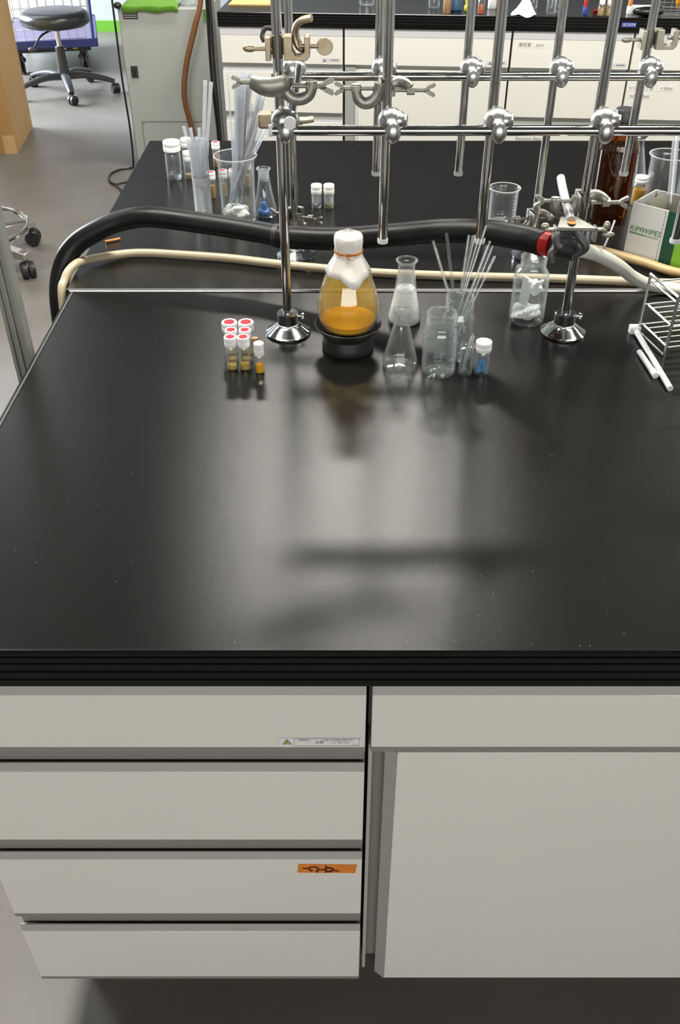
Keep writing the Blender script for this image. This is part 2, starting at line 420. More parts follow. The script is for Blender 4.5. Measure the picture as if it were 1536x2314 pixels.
# worktop: ribbed front edge, profile in (y, z) extruded along x
def worktop(name, label, x0, x1, yf, yb, th=0.048, ribs=True, rz=0.0, loc=None, back=False):
    prof = [(yf + .006, Z), (yf + .0025, Z + .0008), (yf, Z - .001), (yf - .0003, Z - .003)]
    if ribs:
        for zg in (.0045, .0135, .0245, .0355):
            prof += [(yf, Z - zg), (yf + .0014, Z - zg - .0006), (yf - .0007, Z - zg - .0018), (yf + .0002, Z - zg - .0032)]
    prof += [(yf + .0005, Z - th + .001), (yf + .0015, Z - th), (yb, Z - th), (yb, Z)]
    n = len(prof); g = G()
    vs = [(x0, y, z) for y, z in prof] + [(x1, y, z) for y, z in prof]
    fs = [tuple(range(n)), tuple(range(2 * n - 1, n - 1, -1))]
    for i in range(n):
        k = (i + 1) % n
        g.m = 0 if (i == n - 1) else 1
        g.add(vs, []) if i == 0 else None
        g.f.append((i, k, k + n, i + n)); g.mi.append(g.m)
    g.f += fs; g.mi += [1, 1]
    o = g.build(name, ['bench_black', 'edge_black'], None, ang=25)
    if loc: o.location = loc; o.rotation_euler = (0, 0, rz)
    return tag(o, label, 'worktop')
wt = worktop('worktop', 'wide black bench worktop above the white drawers, nearest', -0.44, 1.45, 0.593, 1.392)
strip = G().tube([(-.44, 1.3935, .8006), (1.45, 1.3935, .8006)], .0042, 10, smooth=False, flat=(.7, 1.3)).build('edge_strip', 'seam_grey', wt)
G().box(-.436, -.4335, .60, 1.388, .8, .8012).build('side_bead', 'seam_grey', wt)
wt2 = worktop('worktop', 'black bench worktop behind the raised seam, under the hose', -0.447, 1.45, 1.40, 2.228, ribs=False)

def drawer_front(parent, x0, x1, ztop, zbot, yf, m='cabinet_white', pull=True, name='drawer'):
    d = G().box(x0, x1, yf, yf + .010, zbot, ztop).build(name, m, parent, bevel=.0012)
    if pull:
        G().add([(x0, yf + .0006, ztop), (x1, yf + .0006, ztop), (x1, yf + .0040, ztop + .0105), (x0, yf + .0040, ztop + .0105),
                 (x0, yf + .0060, ztop + .0105), (x1, yf + .0060, ztop + .0105), (x1, yf + .0075, ztop), (x0, yf + .0075, ztop)],
                [(0, 1, 2, 3), (3, 2, 5, 4), (4, 5, 6, 7), (0, 3, 4, 7), (1, 6, 5, 2), (0, 7, 6, 1)]).build('pull_strip', 'grip_grey', d, bevel=.0006)
        G().box(x0, x1, yf + .0012, yf + .0065, zbot - .0085, zbot - .0002).build('bottom_trim', 'recess_grey', d)
    return d
YF = 0.607
cab = thing('drawer_cabinet', 'white four-drawer bench cabinet with grey finger pulls', 'cabinet', (0, 0, 0))
G().box(-.419, .0275, .625, 1.385, .115, .7515).build('body', 'recess_grey', cab)
G().box(-.405, .0275, .70, 1.30, 0.0, .1145).build('kick_board', 'kick_dark', cab)
for zc in (.620, .448, .2795): G().box(-.417, .0262, .6170, .6200, zc - .018, zc + .024).build('grip_back', 'recess_grey', cab)
zs = [(.724, .641), (.599, .469), (.427, .302), (.257, .132)]
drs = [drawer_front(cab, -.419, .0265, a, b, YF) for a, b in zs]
# warning label on the top drawer, printed panel and triangle
yl = YF - .0006
lb = G(); lb.box(-.0635, .0225, yl, yl + .0004, .6432, .6575)
lb.m = 1; lb.prism([(-.0605, .6475), (-.0505, .6475), (-.0555, .6560)], yl - .0004, yl)
lb.m = 2; lb.prism([(-.0590, .6483), (-.0520, .6483), (-.0555, .6542)], yl - .0008, yl - .0004)
lb.m = 1; lb.box(-.0559, -.0551, yl - .0011, yl - .0008, .6495, .6525)
for (a, b, c) in ((-.0480, .0205, .6565), (-.0480, .0205, .6450)): lb.box(a, b, yl - .0003, yl, c, c + .0003)
for x in (-.0482, .0205): lb.box(x, x + .0003, yl - .0003, yl, .6450, .6567)
lb.build('warning_label', ['label_white', 'ink_grey', 'warn_yellow'], drs[0])
text('label_print', '転倒防止', .0030, (-.037, yl - .0007, .6545), 'ink_grey', drs[0])
text('label_print', '注意', .0046, (-.0215, yl - .0007, .6510), 'ink_grey', drs[0])
text('label_print', '引出しを同時に開けない', .0030, (-.0015, yl - .0007, .6545), 'ink_grey', drs[0])
text('label_print', 'こと  最大 15kg', .0028, (.0000, yl - .0007, .6508), 'ink_grey', drs[0])
text('label_print', '1-2345', .0020, (.0150, yl - .0007, .6470), 'ink_grey', drs[0])
# orange tape strip with a hand-drawn mark on the third drawer
zt = .4085
tp = G().prism([(-.0518, zt - .0085), (.0185, zt - .0095), (.0205, zt + .0085), (-.0502, zt + .0100)], YF - .0007, YF)
tp.build('orange_tape', 'tape_orange', drs[2])
ink = G(); yi = YF - .0011
def stroke(pts, r=.0008): ink.tube([(x, yi, z) for x, z in pts], r, 6, 4, flat=(1, 1))
stroke([(-.0450, zt + .0015), (-.0405, zt + .0018), (-.0375, zt + .0010)])
stroke([(-.0372, zt - .0005), (-.0365, zt + .0035), (-.0315, zt + .0050), (-.0270, zt + .0025), (-.0262, zt - .0015), (-.0285, zt - .0050), (-.0270, zt - .0065)], .0011)
stroke([(-.0372, zt + .0005), (-.0355, zt - .0030), (-.0335, zt - .0040)], .0012)
stroke([(-.0270, zt - .0010), (-.0225, zt - .0012), (-.0190, zt - .0010)], .0008)
stroke([(-.0172, zt + .0075), (-.0165, zt + .0040), (-.0180, zt - .0005), (-.0170, zt - .0045), (-.0175, zt - .0070)], .0011)
stroke([(-.0180, zt + .0010), (-.0130, zt + .0030), (-.0085, zt + .0005), (-.0090, zt - .0030), (-.0125, zt - .0050), (-.0160, zt - .0045)], .0012)
stroke([(-.0080, zt - .0020), (-.0040, zt - .0038), (-.0010, zt - .0036)])
ink.build('tape_writing', 'ink_maroon', drs[2])

cb2 = thing('sliding_door_cabinet', 'white bench cabinet with top drawer and plain sliding door', 'cabinet', (0, 0, 0))
G().box(.0305, .93, .640, 1.385, .115, .7515).build('body', 'recess_grey', cb2)
G().box(.0305, .92, .70, 1.30, 0.0, .1145).build('kick_board', 'kick_dark', cb2)
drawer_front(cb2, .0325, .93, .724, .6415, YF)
G().box(.0305, .93, .614, .640, .634, .6405).build('rail', 'gap_brown', cb2)
G().box(.0305, .0345, .612, .640, .15, .640).build('stile', 'grip_grey', cb2)
dr = G().box(.0610, .50, YF, YF + .016, .1285, .6325).build('sliding_door', 'cabinet_white', cb2, bevel=.001)
G().add([(.0610, YF + .0003, .1275), (.0610, YF + .0003, .6320), (.0485, YF + .010, .6320), (.0485, YF + .010, .1275),
         (.0485, YF + .0155, .6320), (.0485, YF + .0155, .1275), (.0610, YF + .0155, .6320), (.0610, YF + .0155, .1275)],
        [(0, 3, 2, 1), (3, 5, 4, 2), (0, 7, 5, 3), (1, 2, 4, 6), (5, 7, 6, 4)]).build('pull_strip', 'grip_grey', dr)
G().box(.0350, .93, .628, .636, .156, .634).build('rear_door', 'recess_grey', cb2)
G().box(.0345, .93, .630, .640, .13, .155).build('track', 'kick_dark', cb2)
# ================================================================== chrome rod lattice over the bench
RX = [-.0775, .0600, .1965, .3340, .4710, .6080, .7450]
YA, YB, ZB = 1.246, 1.540, 1.0945
lat = thing('rod_lattice', 'chrome laboratory rod lattice on round feet across the bench', 'lattice frame', (0, 0, 0))
RR = .0066
def rod(x, y, zb):
    G().lathe([(0, zb), (RR - .0006, zb), (RR, zb + .0006), (RR, 1.72), (0, 1.72)], (x, y, 0), 20).build('rod', 'chrome', lat)
    if zb > Z + .03:
        G().lathe([(0, zb - .0035), (RR + .0006, zb - .0035), (RR + .0010, zb - .001), (RR + .0008, zb + .003), (RR, zb + .003)], (x, y, 0), 18).build('rod_cap', 'plastic_clearwhite', lat)
for i, x in enumerate(RX):
    foot = i in (0, 3, 6)
    rod(x, YA, Z + .004 if foot else .943); rod(x, YB, Z + .004 if foot else .943)
for y in (YA - .0145, YB - .0145):
    g = G(); g.tube([(-.088, y, ZB), (.86, y, ZB)], RR, 20, smooth=False); g.build('bar', 'chrome', lat)
    G().tube([(-.092, y, ZB), (-.087, y, ZB)], RR + .0008, 16, smooth=False).build('bar_cap', 'plastic_white', lat)
    G().tube([(-.088, y, 1.475), (.86, y, 1.475)], RR, 20, smooth=False).build('bar', 'chrome', lat)
G().tube([(-.0635, YA - .030, ZB + .0135), (-.0635, YB + .01, ZB + .0135)], RR, 20, smooth=False).build('cross_bar', 'chrome', lat)
G().tube([(-.0635, YA - .0335, ZB + .0135), (-.0635, YA - .0295, ZB + .0135)], RR + .0012, 18, smooth=False).build('bar_cap', 'plastic_white', lat)
def connector(x, y, z):
    yc = y - .009
    g = G(); g.ball((x + .0055, yc, z + .0105), (.0168, .0150, .0165), 24, 16)
    g.ball((x + .0080, yc - .0118, z - .0008), (.0105, .0088, .0145), 16, 12)
    g.ball((x + .0155, yc - .0020, z + .0120), (.0105, .0125, .0110), 16, 12)
    c = g.build('connector', 'zinc_ball', lat, ang=60)
    d = Vector((-.62, -.72, .30)).normalized(); p = Vector((x + .0055, yc, z + .0105)) + d * .0148
    M, _ = dir_matrix(p, p + d)
    G().lathe([(.0048, 0), (.0048, .0012), (.0036, .0014), (.0036, .0002), (0, .0002)], M=M, seg=16).build('screw_ring', 'machine_line', c)
    G().lathe([(.0032, 0), (.0032, .0011), (.0016, .0012), (.0016, .0003), (0, .0003)], M=M, seg=16).build('set_screw', 'zinc_ball', c)
    if x > -.05:
        d = Vector((.94, -.25, .05)).normalized(); p = Vector((x + .0155, yc - .002, z + .012)) + d * .0080
        M, _ = dir_matrix(p, p + d)
        G().lathe([(.0070, 0), (.0075, .0028), (.0060, .0032), (0, .0026)], M=M, seg=6).build('end_plate', 'zinc_ball', c, ang=20)
for x in RX[:6]:
    for y in (YA, YB): connector(x, y, ZB)
def foot(x, y, name='base'):
    b = G().lathe([(0, 0), (.0325, 0), (.0335, .0015), (.0335, .0035), (.0300, .0055), (.0210, .0125), (.0165, .0150), (.0162, .0160),
                   (.0158, .0165), (.0158, .0325), (.0150, .0338), (.0098, .0338), (.0068, .0335), (.0068, .030)], (x, y, Z), 28).build('base', 'chrome_base', lat, ang=28)
    G().tube([(x + .012, y, Z + .0275), (x + .0225, y, Z + .0275)], .0022, 8, smooth=False).build('thumb_screw', 'chrome_base', b)
    G().lathe([(0, 0), (.0045, 0), (.0050, .001), (.0050, .003), (.0042, .004), (0, .004)], M=dir_matrix((x + .0205, y, Z + .0275), (x + 1, y, Z + .0275))[0], seg=12).build('screw_head', 'chrome_base', b)
    G().lathe([(.0168, .0), (.0168, .001), (.0158, .0015)], (x, y, Z + .0155), 24).build('ring', 'zinc_ball', b)
for i in (0, 3, 6):
    foot(RX[i], YA)
    foot(RX[i], YB)

# ================================================================== boss heads and clamps on the lattice
def wing(g, x, z, sgn, s=1.0, y=0.0):
    """butterfly grip of a screw at its outer end, lying in the X-Z plane"""
    for k in (1, -1):
        g.prism([(x, z - .001 * k), (x + sgn * .004 * s, z + k * .0015 * s), (x + sgn * .0125 * s, z + k * .0045 * s), (x + sgn * .0145 * s, z + k * .0080 * s),
                 (x + sgn * .0115 * s, z + k * .0105 * s), (x + sgn * .0040 * s, z + k * .0072 * s), (x - sgn * .001 * s, z + k * .004 * s)], y - .0030, y + .0030)
    g.tube([(x - sgn * .003, y, z), (x + sgn * .004, y, z)], .0042 * s, 8, smooth=False)
def boss_head(label, loc, rz=0.0, mirror=1, m='boss_grey', s=1.0):
    t = thing('boss_head', label, 'clamp', loc, rz)
    k = mirror * s
    b = G()   # cast body hugging the rod, with two C hooks
    b.box(-.011, .011, .0072, .0150, -.012, .012)
    b.add([(-.004 * k, -.016, .013), (.009 * k, -.016, .004), (.009 * k, .0145, .004), (-.004 * k, .0145, .013),
           (-.004 * k, -.016, -.003), (.009 * k, -.016, -.012), (.009 * k, .0145, -.012), (-.004 * k, .0145, -.003)] if False else
          [(-.010, -.0145, .011), (-.0080, -.0145, .011), (-.0080, .0145, .011), (-.010, .0145, .011),
           (-.010, -.0145, -.009), (-.0080, -.0145, -.009), (-.0080, .0145, -.009), (-.010, .0145, -.009)],
          [(0, 1, 2, 3), (4, 7, 6, 5), (0, 4, 5, 1), (1, 5, 6, 2), (2, 6, 7, 3), (3, 7, 4, 0)])
    b.build('body', m, t, bevel=.0015)
    h = G(); h.tube([(-.009 * k, 0, .006 * s), (-.0115 * k, 0, -.006 * s), (-.020 * k, 0, -.016 * s), (-.030 * k, 0, -.0175 * s), (-.0375 * k, 0, -.011 * s), (-.0395 * k, 0, -.001), (-.0395 * k, 0, .005)],
                    lambda u: (.0068 - .0018 * u) * s, 10, flat=(1.0, 1.25)); h.build('hook', m, t, ang=50)
    h = G(); h.tube([(.006 * k, .009, .002), (.016 * k, .008, .006 * s), (.024 * k, .002, .004 * s), (.029 * k, -.001, 0)], lambda u: .0068 * s, 10, flat=(1.1, .8)); h.build('hook', m, t, ang=50)
    g = G(); g.tube([(-.056 * k, 0, 0), (-.018 * k, 0, 0)], .0028 * s, 10, smooth=False); g.lathe([(.0058, -.0045), (.0058, .0045)], M=Matrix.Translation((-.0395 * k, 0, 0)) @ Matrix.Rotation(PI / 2, 4, 'Y'), seg=6)
    wing(g, -.056 * k, 0, -mirror, .8 * s); g.build('wing_screw', m, t, ang=30)
    g = G(); g.tube([(.0095 * k, 0, -.002), (.050 * k, 0, -.002)], .0028 * s, 10, smooth=False); g.lathe([(.0062, -.005), (.0062, .005)], M=Matrix.Translation((.0300 * k, 0, -.002)) @ Matrix.Rotation(PI / 2, 4, 'Y'), seg=6)
    wing(g, .050 * k, -.002, mirror, .8 * s); g.build('wing_screw', m, t, ang=30)
    return t
boss_head('grey boss head with two wing screws on the second front rod', (RX[1], YA, 1.142), 0)
boss_head('grey boss head holding the three-finger clamp arm above the hose end', (RX[3], YA, .9985), 0)
boss_head('grey boss head low on the rear rod beside the small beaker', (RX[3], YB, .868), .25, 1, 'boss_grey', .85)
boss_head('small grey boss head behind the hose at the left rod foot', (RX[0], YB, .872), -.5, -1, 'boss_grey', .8)
# the larger S-shaped boss head on the first rod
t = thing('boss_head', 'grey-green S-shaped boss head crossing the first front rod', 'clamp', (RX[0], YA, 1.148))
G().tube([(-.034, -.012, .004), (-.020, -.0165, .000), (-.004, -.0165, -.001), (.008, -.014, .003), (.013, -.006, .010)], lambda u: .0075 + .004 * math.sin(PI * u), 10, flat=(1.05, .6)).build('hook', 'boss_grey', t, ang=50)
G().tube([(.012, -.012, .011), (.008, -.012, -.004), (.014, -.012, -.013), (.026, -.012, -.0165), (.037, -.012, -.012), (.0415, -.012, -.003), (.0415, -.012, .005)], lambda u: .0062, 10, flat=(1, 1.2)).build('hook', 'boss_grey', t, ang=50)
g = G(); g.tube([(-.050, -.012, .004), (-.030, -.012, .004)], .003, 10, smooth=False); wing(g, -.048, .004, -1, .75, -.012); g.build('wing_screw', 'boss_grey', t, ang=30)
g = G(); g.tube([(.018, -.012, 0), (.058, -.012, -.001)], .003, 10, smooth=False); g.lathe([(.006, -.005), (.006, .005)], M=Matrix.Translation((.0415, -.012, 0)) @ Matrix.Rotation(PI / 2, 4, 'Y'), seg=6)
wing(g, .056, -.001, 1, 1.0, -.012); g.build('wing_screw', 'boss_grey', t, ang=30)
G().box(-.010, .010, .0072, .014, -.008, .010).build('body', 'boss_grey', t, bevel=.001)

def block_boss(label, loc, m, jaw=False, rz=0.0):
    t = thing('block_clamp', label, 'clamp', loc, rz)
    G().prism([(-.0155, -.014), (-.0088, -.014), (-.0088, .012), (-.0155, .012)], -.013, .011).build('jaw_plate', m, t, bevel=.0008)
    G().prism([(.0072, -.014), (.0350, -.014), (.0395, -.009), (.0395, .0125), (.0325, .0125), (.0325, -.004), (.0275, -.0085), (.0215, -.0085), (.0175, -.002), (.0175, .0130), (.0072, .0130)], -.012, .010).build('jaw_block', m, t, bevel=.0008)
    G().box(-.012, .010, .0075, .0145, -.011, .009).build('bridge', m, t, bevel=.0008)
    g = G(); g.tube([(-.030, -.002, -.002), (-.0075, -.002, -.002)], .0026, 10, smooth=False); g.ball((-.0355, -.002, -.002), (.0085, .002, .0042), 14, 8); g.build('thumb_screw', m, t)
    g = G(); g.tube([(.026, -.002, .001), (.050, -.002, .001)], .0028, 10, smooth=False)
    g.lathe([(0, -.0015), (.0098, -.0015), (.0105, 0), (.0098, .0015), (0, .0015)], M=Matrix.Translation((.0575, -.002, .0005)) @ Matrix.Rotation(PI / 2, 4, 'X'), seg=20); g.build('thumb_screw', m, t, ang=40)
    if jaw:
        G().tube([(.032, .006, -.004), (.025, .008, .000), (.021, .008, .012), (.023, .006, .022), (.030, .003, .0285), (.042, 0, .0315)], lambda u: .0065 - .0015 * u, 10, flat=(.8, 1.3)).build('curved_jaw', m, t, ang=50)
        G().tube([(-.004, .020, .016), (-.016, .018, .017), (-.0205, .014, .010), (-.018, .010, .004)], .003, 10).build('rubber_pad', 'rubber_matte', t)
    return t
block_boss('old brass clamp with curved jaw high on the first rod', (RX[0] + .001, YA, 1.190), 'brass_old', True)
block_boss('pale nickel clamp on the rear rod near the picture edge', (RX[4] + .0015, YB, 1.145), 'nickel_warm')
# brass clamp end peeping out behind the first rod
t = thing('block_clamp', 'small brown clamp end behind the first rod ball', 'clamp', (RX[0], YB - .02, 1.030))
G().box(-.052, -.028, -.010, .010, -.010, .014).build('jaw_block', 'brass_old', t, bevel=.004)
G().tube([(-.030, 0, .006), (-.006, -.014, .004), (.018, -.010, .002)], .005, 8).build('link', 'brass_old', t)
G().tube([(.010, -.010, .004), (.022, -.010, .004), (.036, -.010, .006)], .0055, 10, flat=(.9, 1.2)).build('curved_jaw', 'brass_old', t)

# three-finger clamp gripping the hose end
t = thing('finger_clamp', 'three-finger clamp with black rubber jaws gripping the hose end', 'clamp', (.308, 1.19, .975))
G().add([(-.020, -.004, .004), (.034, -.004, .003), (.009, .018, .012), (-.012, .018, .012), (-.020, -.004, .009), (.034, -.004, .008), (.009, .018, .016), (-.012, .018, .016)],
        [(0, 3, 2, 1), (4, 5, 6, 7), (0, 1, 5, 4), (1, 2, 6, 5), (2, 3, 7, 6), (3, 0, 4, 7)]).build('body', 'boss_grey', t, bevel=.001)
for x in (-.0205, .0330):
    G().box(x - .002, x + .002, -.004, .012, -.012, .0075).build('side_cheek', 'boss_grey', t, bevel=.001)
G().lathe([(0, 0), (.0055, 0), (.0058, .001), (.0035, .002), (.0030, .0012), (0, .0012)], (.0005, .004, .0118), 16).build('rivet', 'band_orange', t)
G().tube([(.0005, .010, .013), (.0040, .060, .016), (.0105, .125, .018), (.0155, .165, .019)], .0062, 12).build('sleeved_arm', 'sleeve_grey', t)
G().tube([(.006, .002, .003), (.012, -.004, -.004), (.0205, -.008, -.0150), (.0185, -.006, -.0220), (.0095, -.002, -.0300)], lambda u: .0062 - .0012 * u, 10).build('finger', 'jaw_rubber', t)
G().tube([(-.016, .002, .002), (-.020, -.006, -.004), (-.0185, -.010, -.012), (-.0135, -.012, -.0165)], lambda u: .0056 - .001 * u, 10).build('finger', 'jaw_rubber', t)
G().tube([(-.014, .006, -.008), (-.0175, -.002, -.018), (-.0235, -.008, -.026), (-.0215, -.010, -.037)], lambda u: .0058 - .001 * u, 10).build('finger', 'jaw_rubber', t)
g = G(); g.tube([(.0335, .002, .004), (.042, .002, .004)], .0028, 8, smooth=False); g.ball((.047, .002, .0095), (.005, .003, .006), 10, 8); g.ball((.051, .002, -.003), (.009, .003, .004), 10, 8); g.ball((.0445, .002, .004), .0042, 10, 8); g.build('wing_nut', 'nickel_warm', t)
g = G(); g.tube([(-.0225, .002, .004), (-.034, .002, .004)], .0028, 8, smooth=False); g.ball((-.035, .002, .0085), (.006, .003, .0045), 10, 8); g.build('wing_nut', 'nickel_warm', t)

# ================================================================== hoses and tubing
t = thing('vacuum_hose', 'thick black rubber hose spanning the bench behind the flasks', 'hose', (0, 0, 0))
H = [(-.492, 1.47, .02), (-.492, 1.47, .35), (-.490, 1.470, .62), (-.488, 1.475, .74), (-.474, 1.486, .802), (-.446, 1.498, .838), (-.400, 1.50, .864), (-.362, 1.50, .8775), (-.313, 1.49, .887), (-.231, 1.47, .885), (-.149, 1.445, .882),
     (-.091, 1.42, .881), (-.006, 1.39, .889), (.089, 1.36, .907), (.153, 1.33, .924), (.214, 1.30, .934), (.262, 1.252, .943), (.283, 1.226, .946)]
G().tube(H[:11] + [(-.1, 1.424, .881)], .0172, 20, 7).build('hose_left', 'rubber_black', t)
G().tube([(-.104, 1.4255, .881)] + H[11:], .0178, 20, 7).build('hose_right', 'rubber_black', t)
G().tube([(-.104, 1.4255, .8810), (-.096, 1.422, .8810)], .0187, 20, smooth=False).build('joint_collar', 'rubber_matte', t)
G().tube([(.277, 1.232, .9455), (.292, 1.218, .947)], .0165, 16, smooth=False).build('red_sleeve', 'red_plastic', t)
G().tube([(.292, 1.220, .9465), (.322, 1.204, .9455)], .0150, 16, smooth=False).build('stopper', 'rubber_matte', t)
tag(G().tube([(.322, 1.206, .945), (.340, 1.216, .939), (.377, 1.26, .913), (.421, 1.31, .877), (.465, 1.362, .836), (.510, 1.384, .813), (.60, 1.36, .8115), (.80, 1.33, .8115)], .0098, 14).build('silicone_tube', 'tube_silicone'),
    'translucent white silicone tube sloping down from the clamped hose', 'tube')
tag(G().tube([(-.462, 1.37, .02), (-.466, 1.385, .50), (-.465, 1.42, .755), (-.461, 1.445, .797), (-.448, 1.470, .8125), (-.428, 1.499, .8105), (-.378, 1.53, .8075), (-.339, 1.535, .8075), (-.284, 1.528, .8075), (-.189, 1.511, .8075), (-.096, 1.484, .8075),
              (.05, 1.452, .8075), (.20, 1.436, .8075), (.349, 1.427, .8075), (.46, 1.417, .8075), (.553, 1.408, .8075), (.8, 1.405, .8075)], .0070, 14).build('rubber_tube', 'tube_cream'),
    'cream rubber tube lying along the bench seam', 'tube')
t = thing('rubber_tube', 'tan rubber tube with a pale cable tie beside the carton', 'tube', (0, 0, 0))
G().tube([(.42, 1.558, .8085), (.459, 1.541, .8085), (.516, 1.493, .8085), (.567, 1.446, .8085), (.64, 1.432, .8085), (.80, 1.475, .8085)], .0078, 14).build('tube', 'tube_tan', t)
G().tube([(.461, 1.539, .818), (.468, 1.545, .838), (.4745, 1.552, .859)], .0017, 8).build('cable_tie', 'plastic_white', t)
M, _ = dir_matrix((.456, 1.543, .8085), (.466, 1.534, .8085))
G().lathe([(.0081, 0), (.0088, .001), (.0088, .007), (.0081, .008)], M=M, seg=16).build('tie_band', 'tube_cream', t)
tag(G().tube([(-.424, 1.600, .8025), (-.412, 1.606, .8025), (-.400, 1.614, .8025)], .0022, 8).build('rubber_band', 'band_orange'), 'short orange rubber scrap under the hose at the bench edge', 'band')
tag(G().tube([(-.0460, 1.695, .8012), (-.0365, 1.719, .8012)], .0011, 6, smooth=False).build('pencil_lead', 'ink_black'), 'tiny black lead lying before two white-capped vials', 'pencil lead')

# ================================================================== glassware
def shell(prof, th=.0014):
    """closed double-walled lathe profile from an outer profile (bottom centre -> rim)"""
    inner = []
    for r, z in reversed(prof):
        inner.append((max(r - th, 0), z))
    inner[0] = (prof[-1][0] - th, prof[-1][1])
    k = [i for i, (r, z) in enumerate(inner) if r == 0]
    inner = [(r, z + (th if z < prof[0][1] + th else 0)) for r, z in inner]
    return list(prof) + inner
def lathe_obj(name, prof, m, parent, seg=32, ang=40, wob=None):
    return G().lathe(prof, seg=seg, wob=wob).build(name, m, parent, ang=ang)

# ---- pear-shaped flask with amber liquid on its black ring
FX, FY = .0115, 1.200
t = thing('flask_ring', 'black rubber flask ring standing under the pear flask', 'flask stand', (FX, FY, Z))
lathe_obj('base', [(.026, 0), (.0365, 0), (.0375, .002), (.0370, .010), (.0350, .018), (.0345, .021), (.026, .021)], 'rubber_matte', t, 40)
lathe_obj('dish', [(.018, .016), (.0345, .0212), (.0420, .0300), (.0475, .0375), (.0482, .0390), (.0470, .0395), (.0440, .0360), (.0360, .0262), (.018, .0195)], 'rubber_matte', t, 40)
t = thing('pear_flask', 'pear-shaped glass flask of amber liquid tied with white paper', 'flask', (FX, FY, Z))
BODY = [(0, .0210), (.012, .0216), (.0235, .0250), (.0340, .0330), (.0405, .0440), (.0438, .0570), (.0440, .0680), (.0420, .0800), (.0385, .0930), (.0340, .1060), (.0285, .1190), (.0225, .1310), (.0180, .1400), (.0165, .1480), (.0165, .1620)]
lathe_obj('glass_body', [p for p in BODY], 'glass', t, 48)
lathe_obj('stained_film', [(r - .0011, z + .0008) for r, z in BODY[4:10]], 'glass_stained', t, 48)
lathe_obj('liquid', [(0, .0225)] + [(r - .0016, z + .0012) for r, z in BODY[1:4]] + [(.0385, .0440), (.0395, .0475), (0, .0470)], 'liquid_amber', t, 48)
def paper(a, j, r, z):
    if j == 0: return r, z
    f = math.sin(9 * a) * .0004 + math.sin(17 * a + 1) * .0003
    if j >= 8:
        k = (j - 7) / 4.0
        corner = max(0.0, math.cos(2 * (a + PI / 2 - .25))) ** 3
        z -= .012 * corner * k * .9
        r += .0072 * corner * k * .9 + .001 * math.sin(7 * a) * k
    return r + f, z + math.sin(5 * a) * .0004
CAP = [(0, .1715), (.012, .1718), (.0175, .1700), (.0194, .1660), (.0196, .1600), (.0188, .1520), (.0176, .1462), (.0182, .1425), (.0205, .1370), (.0240, .1310), (.0275, .1245), (.0312, .1165)]
pc = lathe_obj('paper_cover', CAP, 'paper_white', t, 64, 60, paper)
sf = pc.modifiers.new('thick', 'SOLIDIFY'); sf.thickness = .0006; sf.offset = 1
g = G()
for dz, tl in ((.1462, .0004), (.1474, -.0005), (.1485, .0009)):
    g.tube([(.0192 * math.cos(a), .0192 * math.sin(a), dz + tl * math.sin(a * 1)) for a in [2 * PI * i / 24 for i in range(25)]], .0008, 6, 1)
g.tube([(-.003, -.0196, .1466), (-.001, -.0212, .1440), (.0015, -.0215, .1412)], .0009, 6); g.tube([(-.004, -.0198, .1468), (-.0065, -.0205, .1474)], .0012, 6, smooth=False)
g.build('rubber_tie', 'band_orange', t)

# ---- conical flasks
def conical(label, x, y, rb, h, rn, m='glass', name='conical_flask', group=None):
    t = thing(name, label, 'flask', (x, y, Z), 0, group)
    prof = [(0, .0018), (rb * .72, .0010), (rb * .90, 0), (rb * .985, .0022), (rb, .0065), (rb * .97, .0120), (rb * .66, h * .50), (rn * 1.12, h * .735), (rn, h * .79), (rn, h * .93), (rn * 1.12, h * .965), (rn * 1.30, h * .985), (rn * 1.32, h), (rn * 1.08, h)]
    lathe_obj('glass_body', shell(prof[:-1], .0013), m, t, 40)
    lathe_obj('lip', [(rn * 1.18 + .0014 * math.cos(a), h - .0008 + .0013 * math.sin(a)) for a in [2 * PI * i / 8 for i in range(9)]], m, t, 32)
    return t, prof
conical('empty clear conical flask right of the amber pear flask', .0845, 1.146, .0245, .0865, .0098)
t, _ = conical('conical flask filled with white powder behind the empty one', .0985, 1.286, .0255, .0980, .0125)
lathe_obj('powder', [(0, .0024), (.0235, .0024), (.0240, .0075), (.0232, .0125), (.0160, .0485), (.0128, .0560), (.0100, .0575), (0, .0545)], 'powder_white', t, 32)
lathe_obj('powder_film', [(.0122, .0580), (.0112, .0700), (.0111, .0800)], 'glass_frost', t, 32)
t, _ = conical('conical flask with a blue stopper lying inside, behind the hose', -.1435, 1.742, .0225, .0880, .0105)
lathe_obj('neck_sleeve', [(.0100, .0660), (.0098, .0690), (.0098, .0830), (.0102, .0850)], 'glass_frost', t, 28)
t = thing('stopper', 'blue plastic stopper lying inside a conical flask', 'stopper', (-.1455, 1.738, Z + .0022))
lathe_obj('disc', [(0, 0), (.0105, 0), (.0125, .003), (.0125, .008), (.0095, .011), (0, .011)], 'blue_plastic', t, 24)
lathe_obj('knob', [(.0045, .011), (.0060, .013), (.0066, .019), (.0045, .0235), (0, .0240)], 'blue_plastic', t, 20)

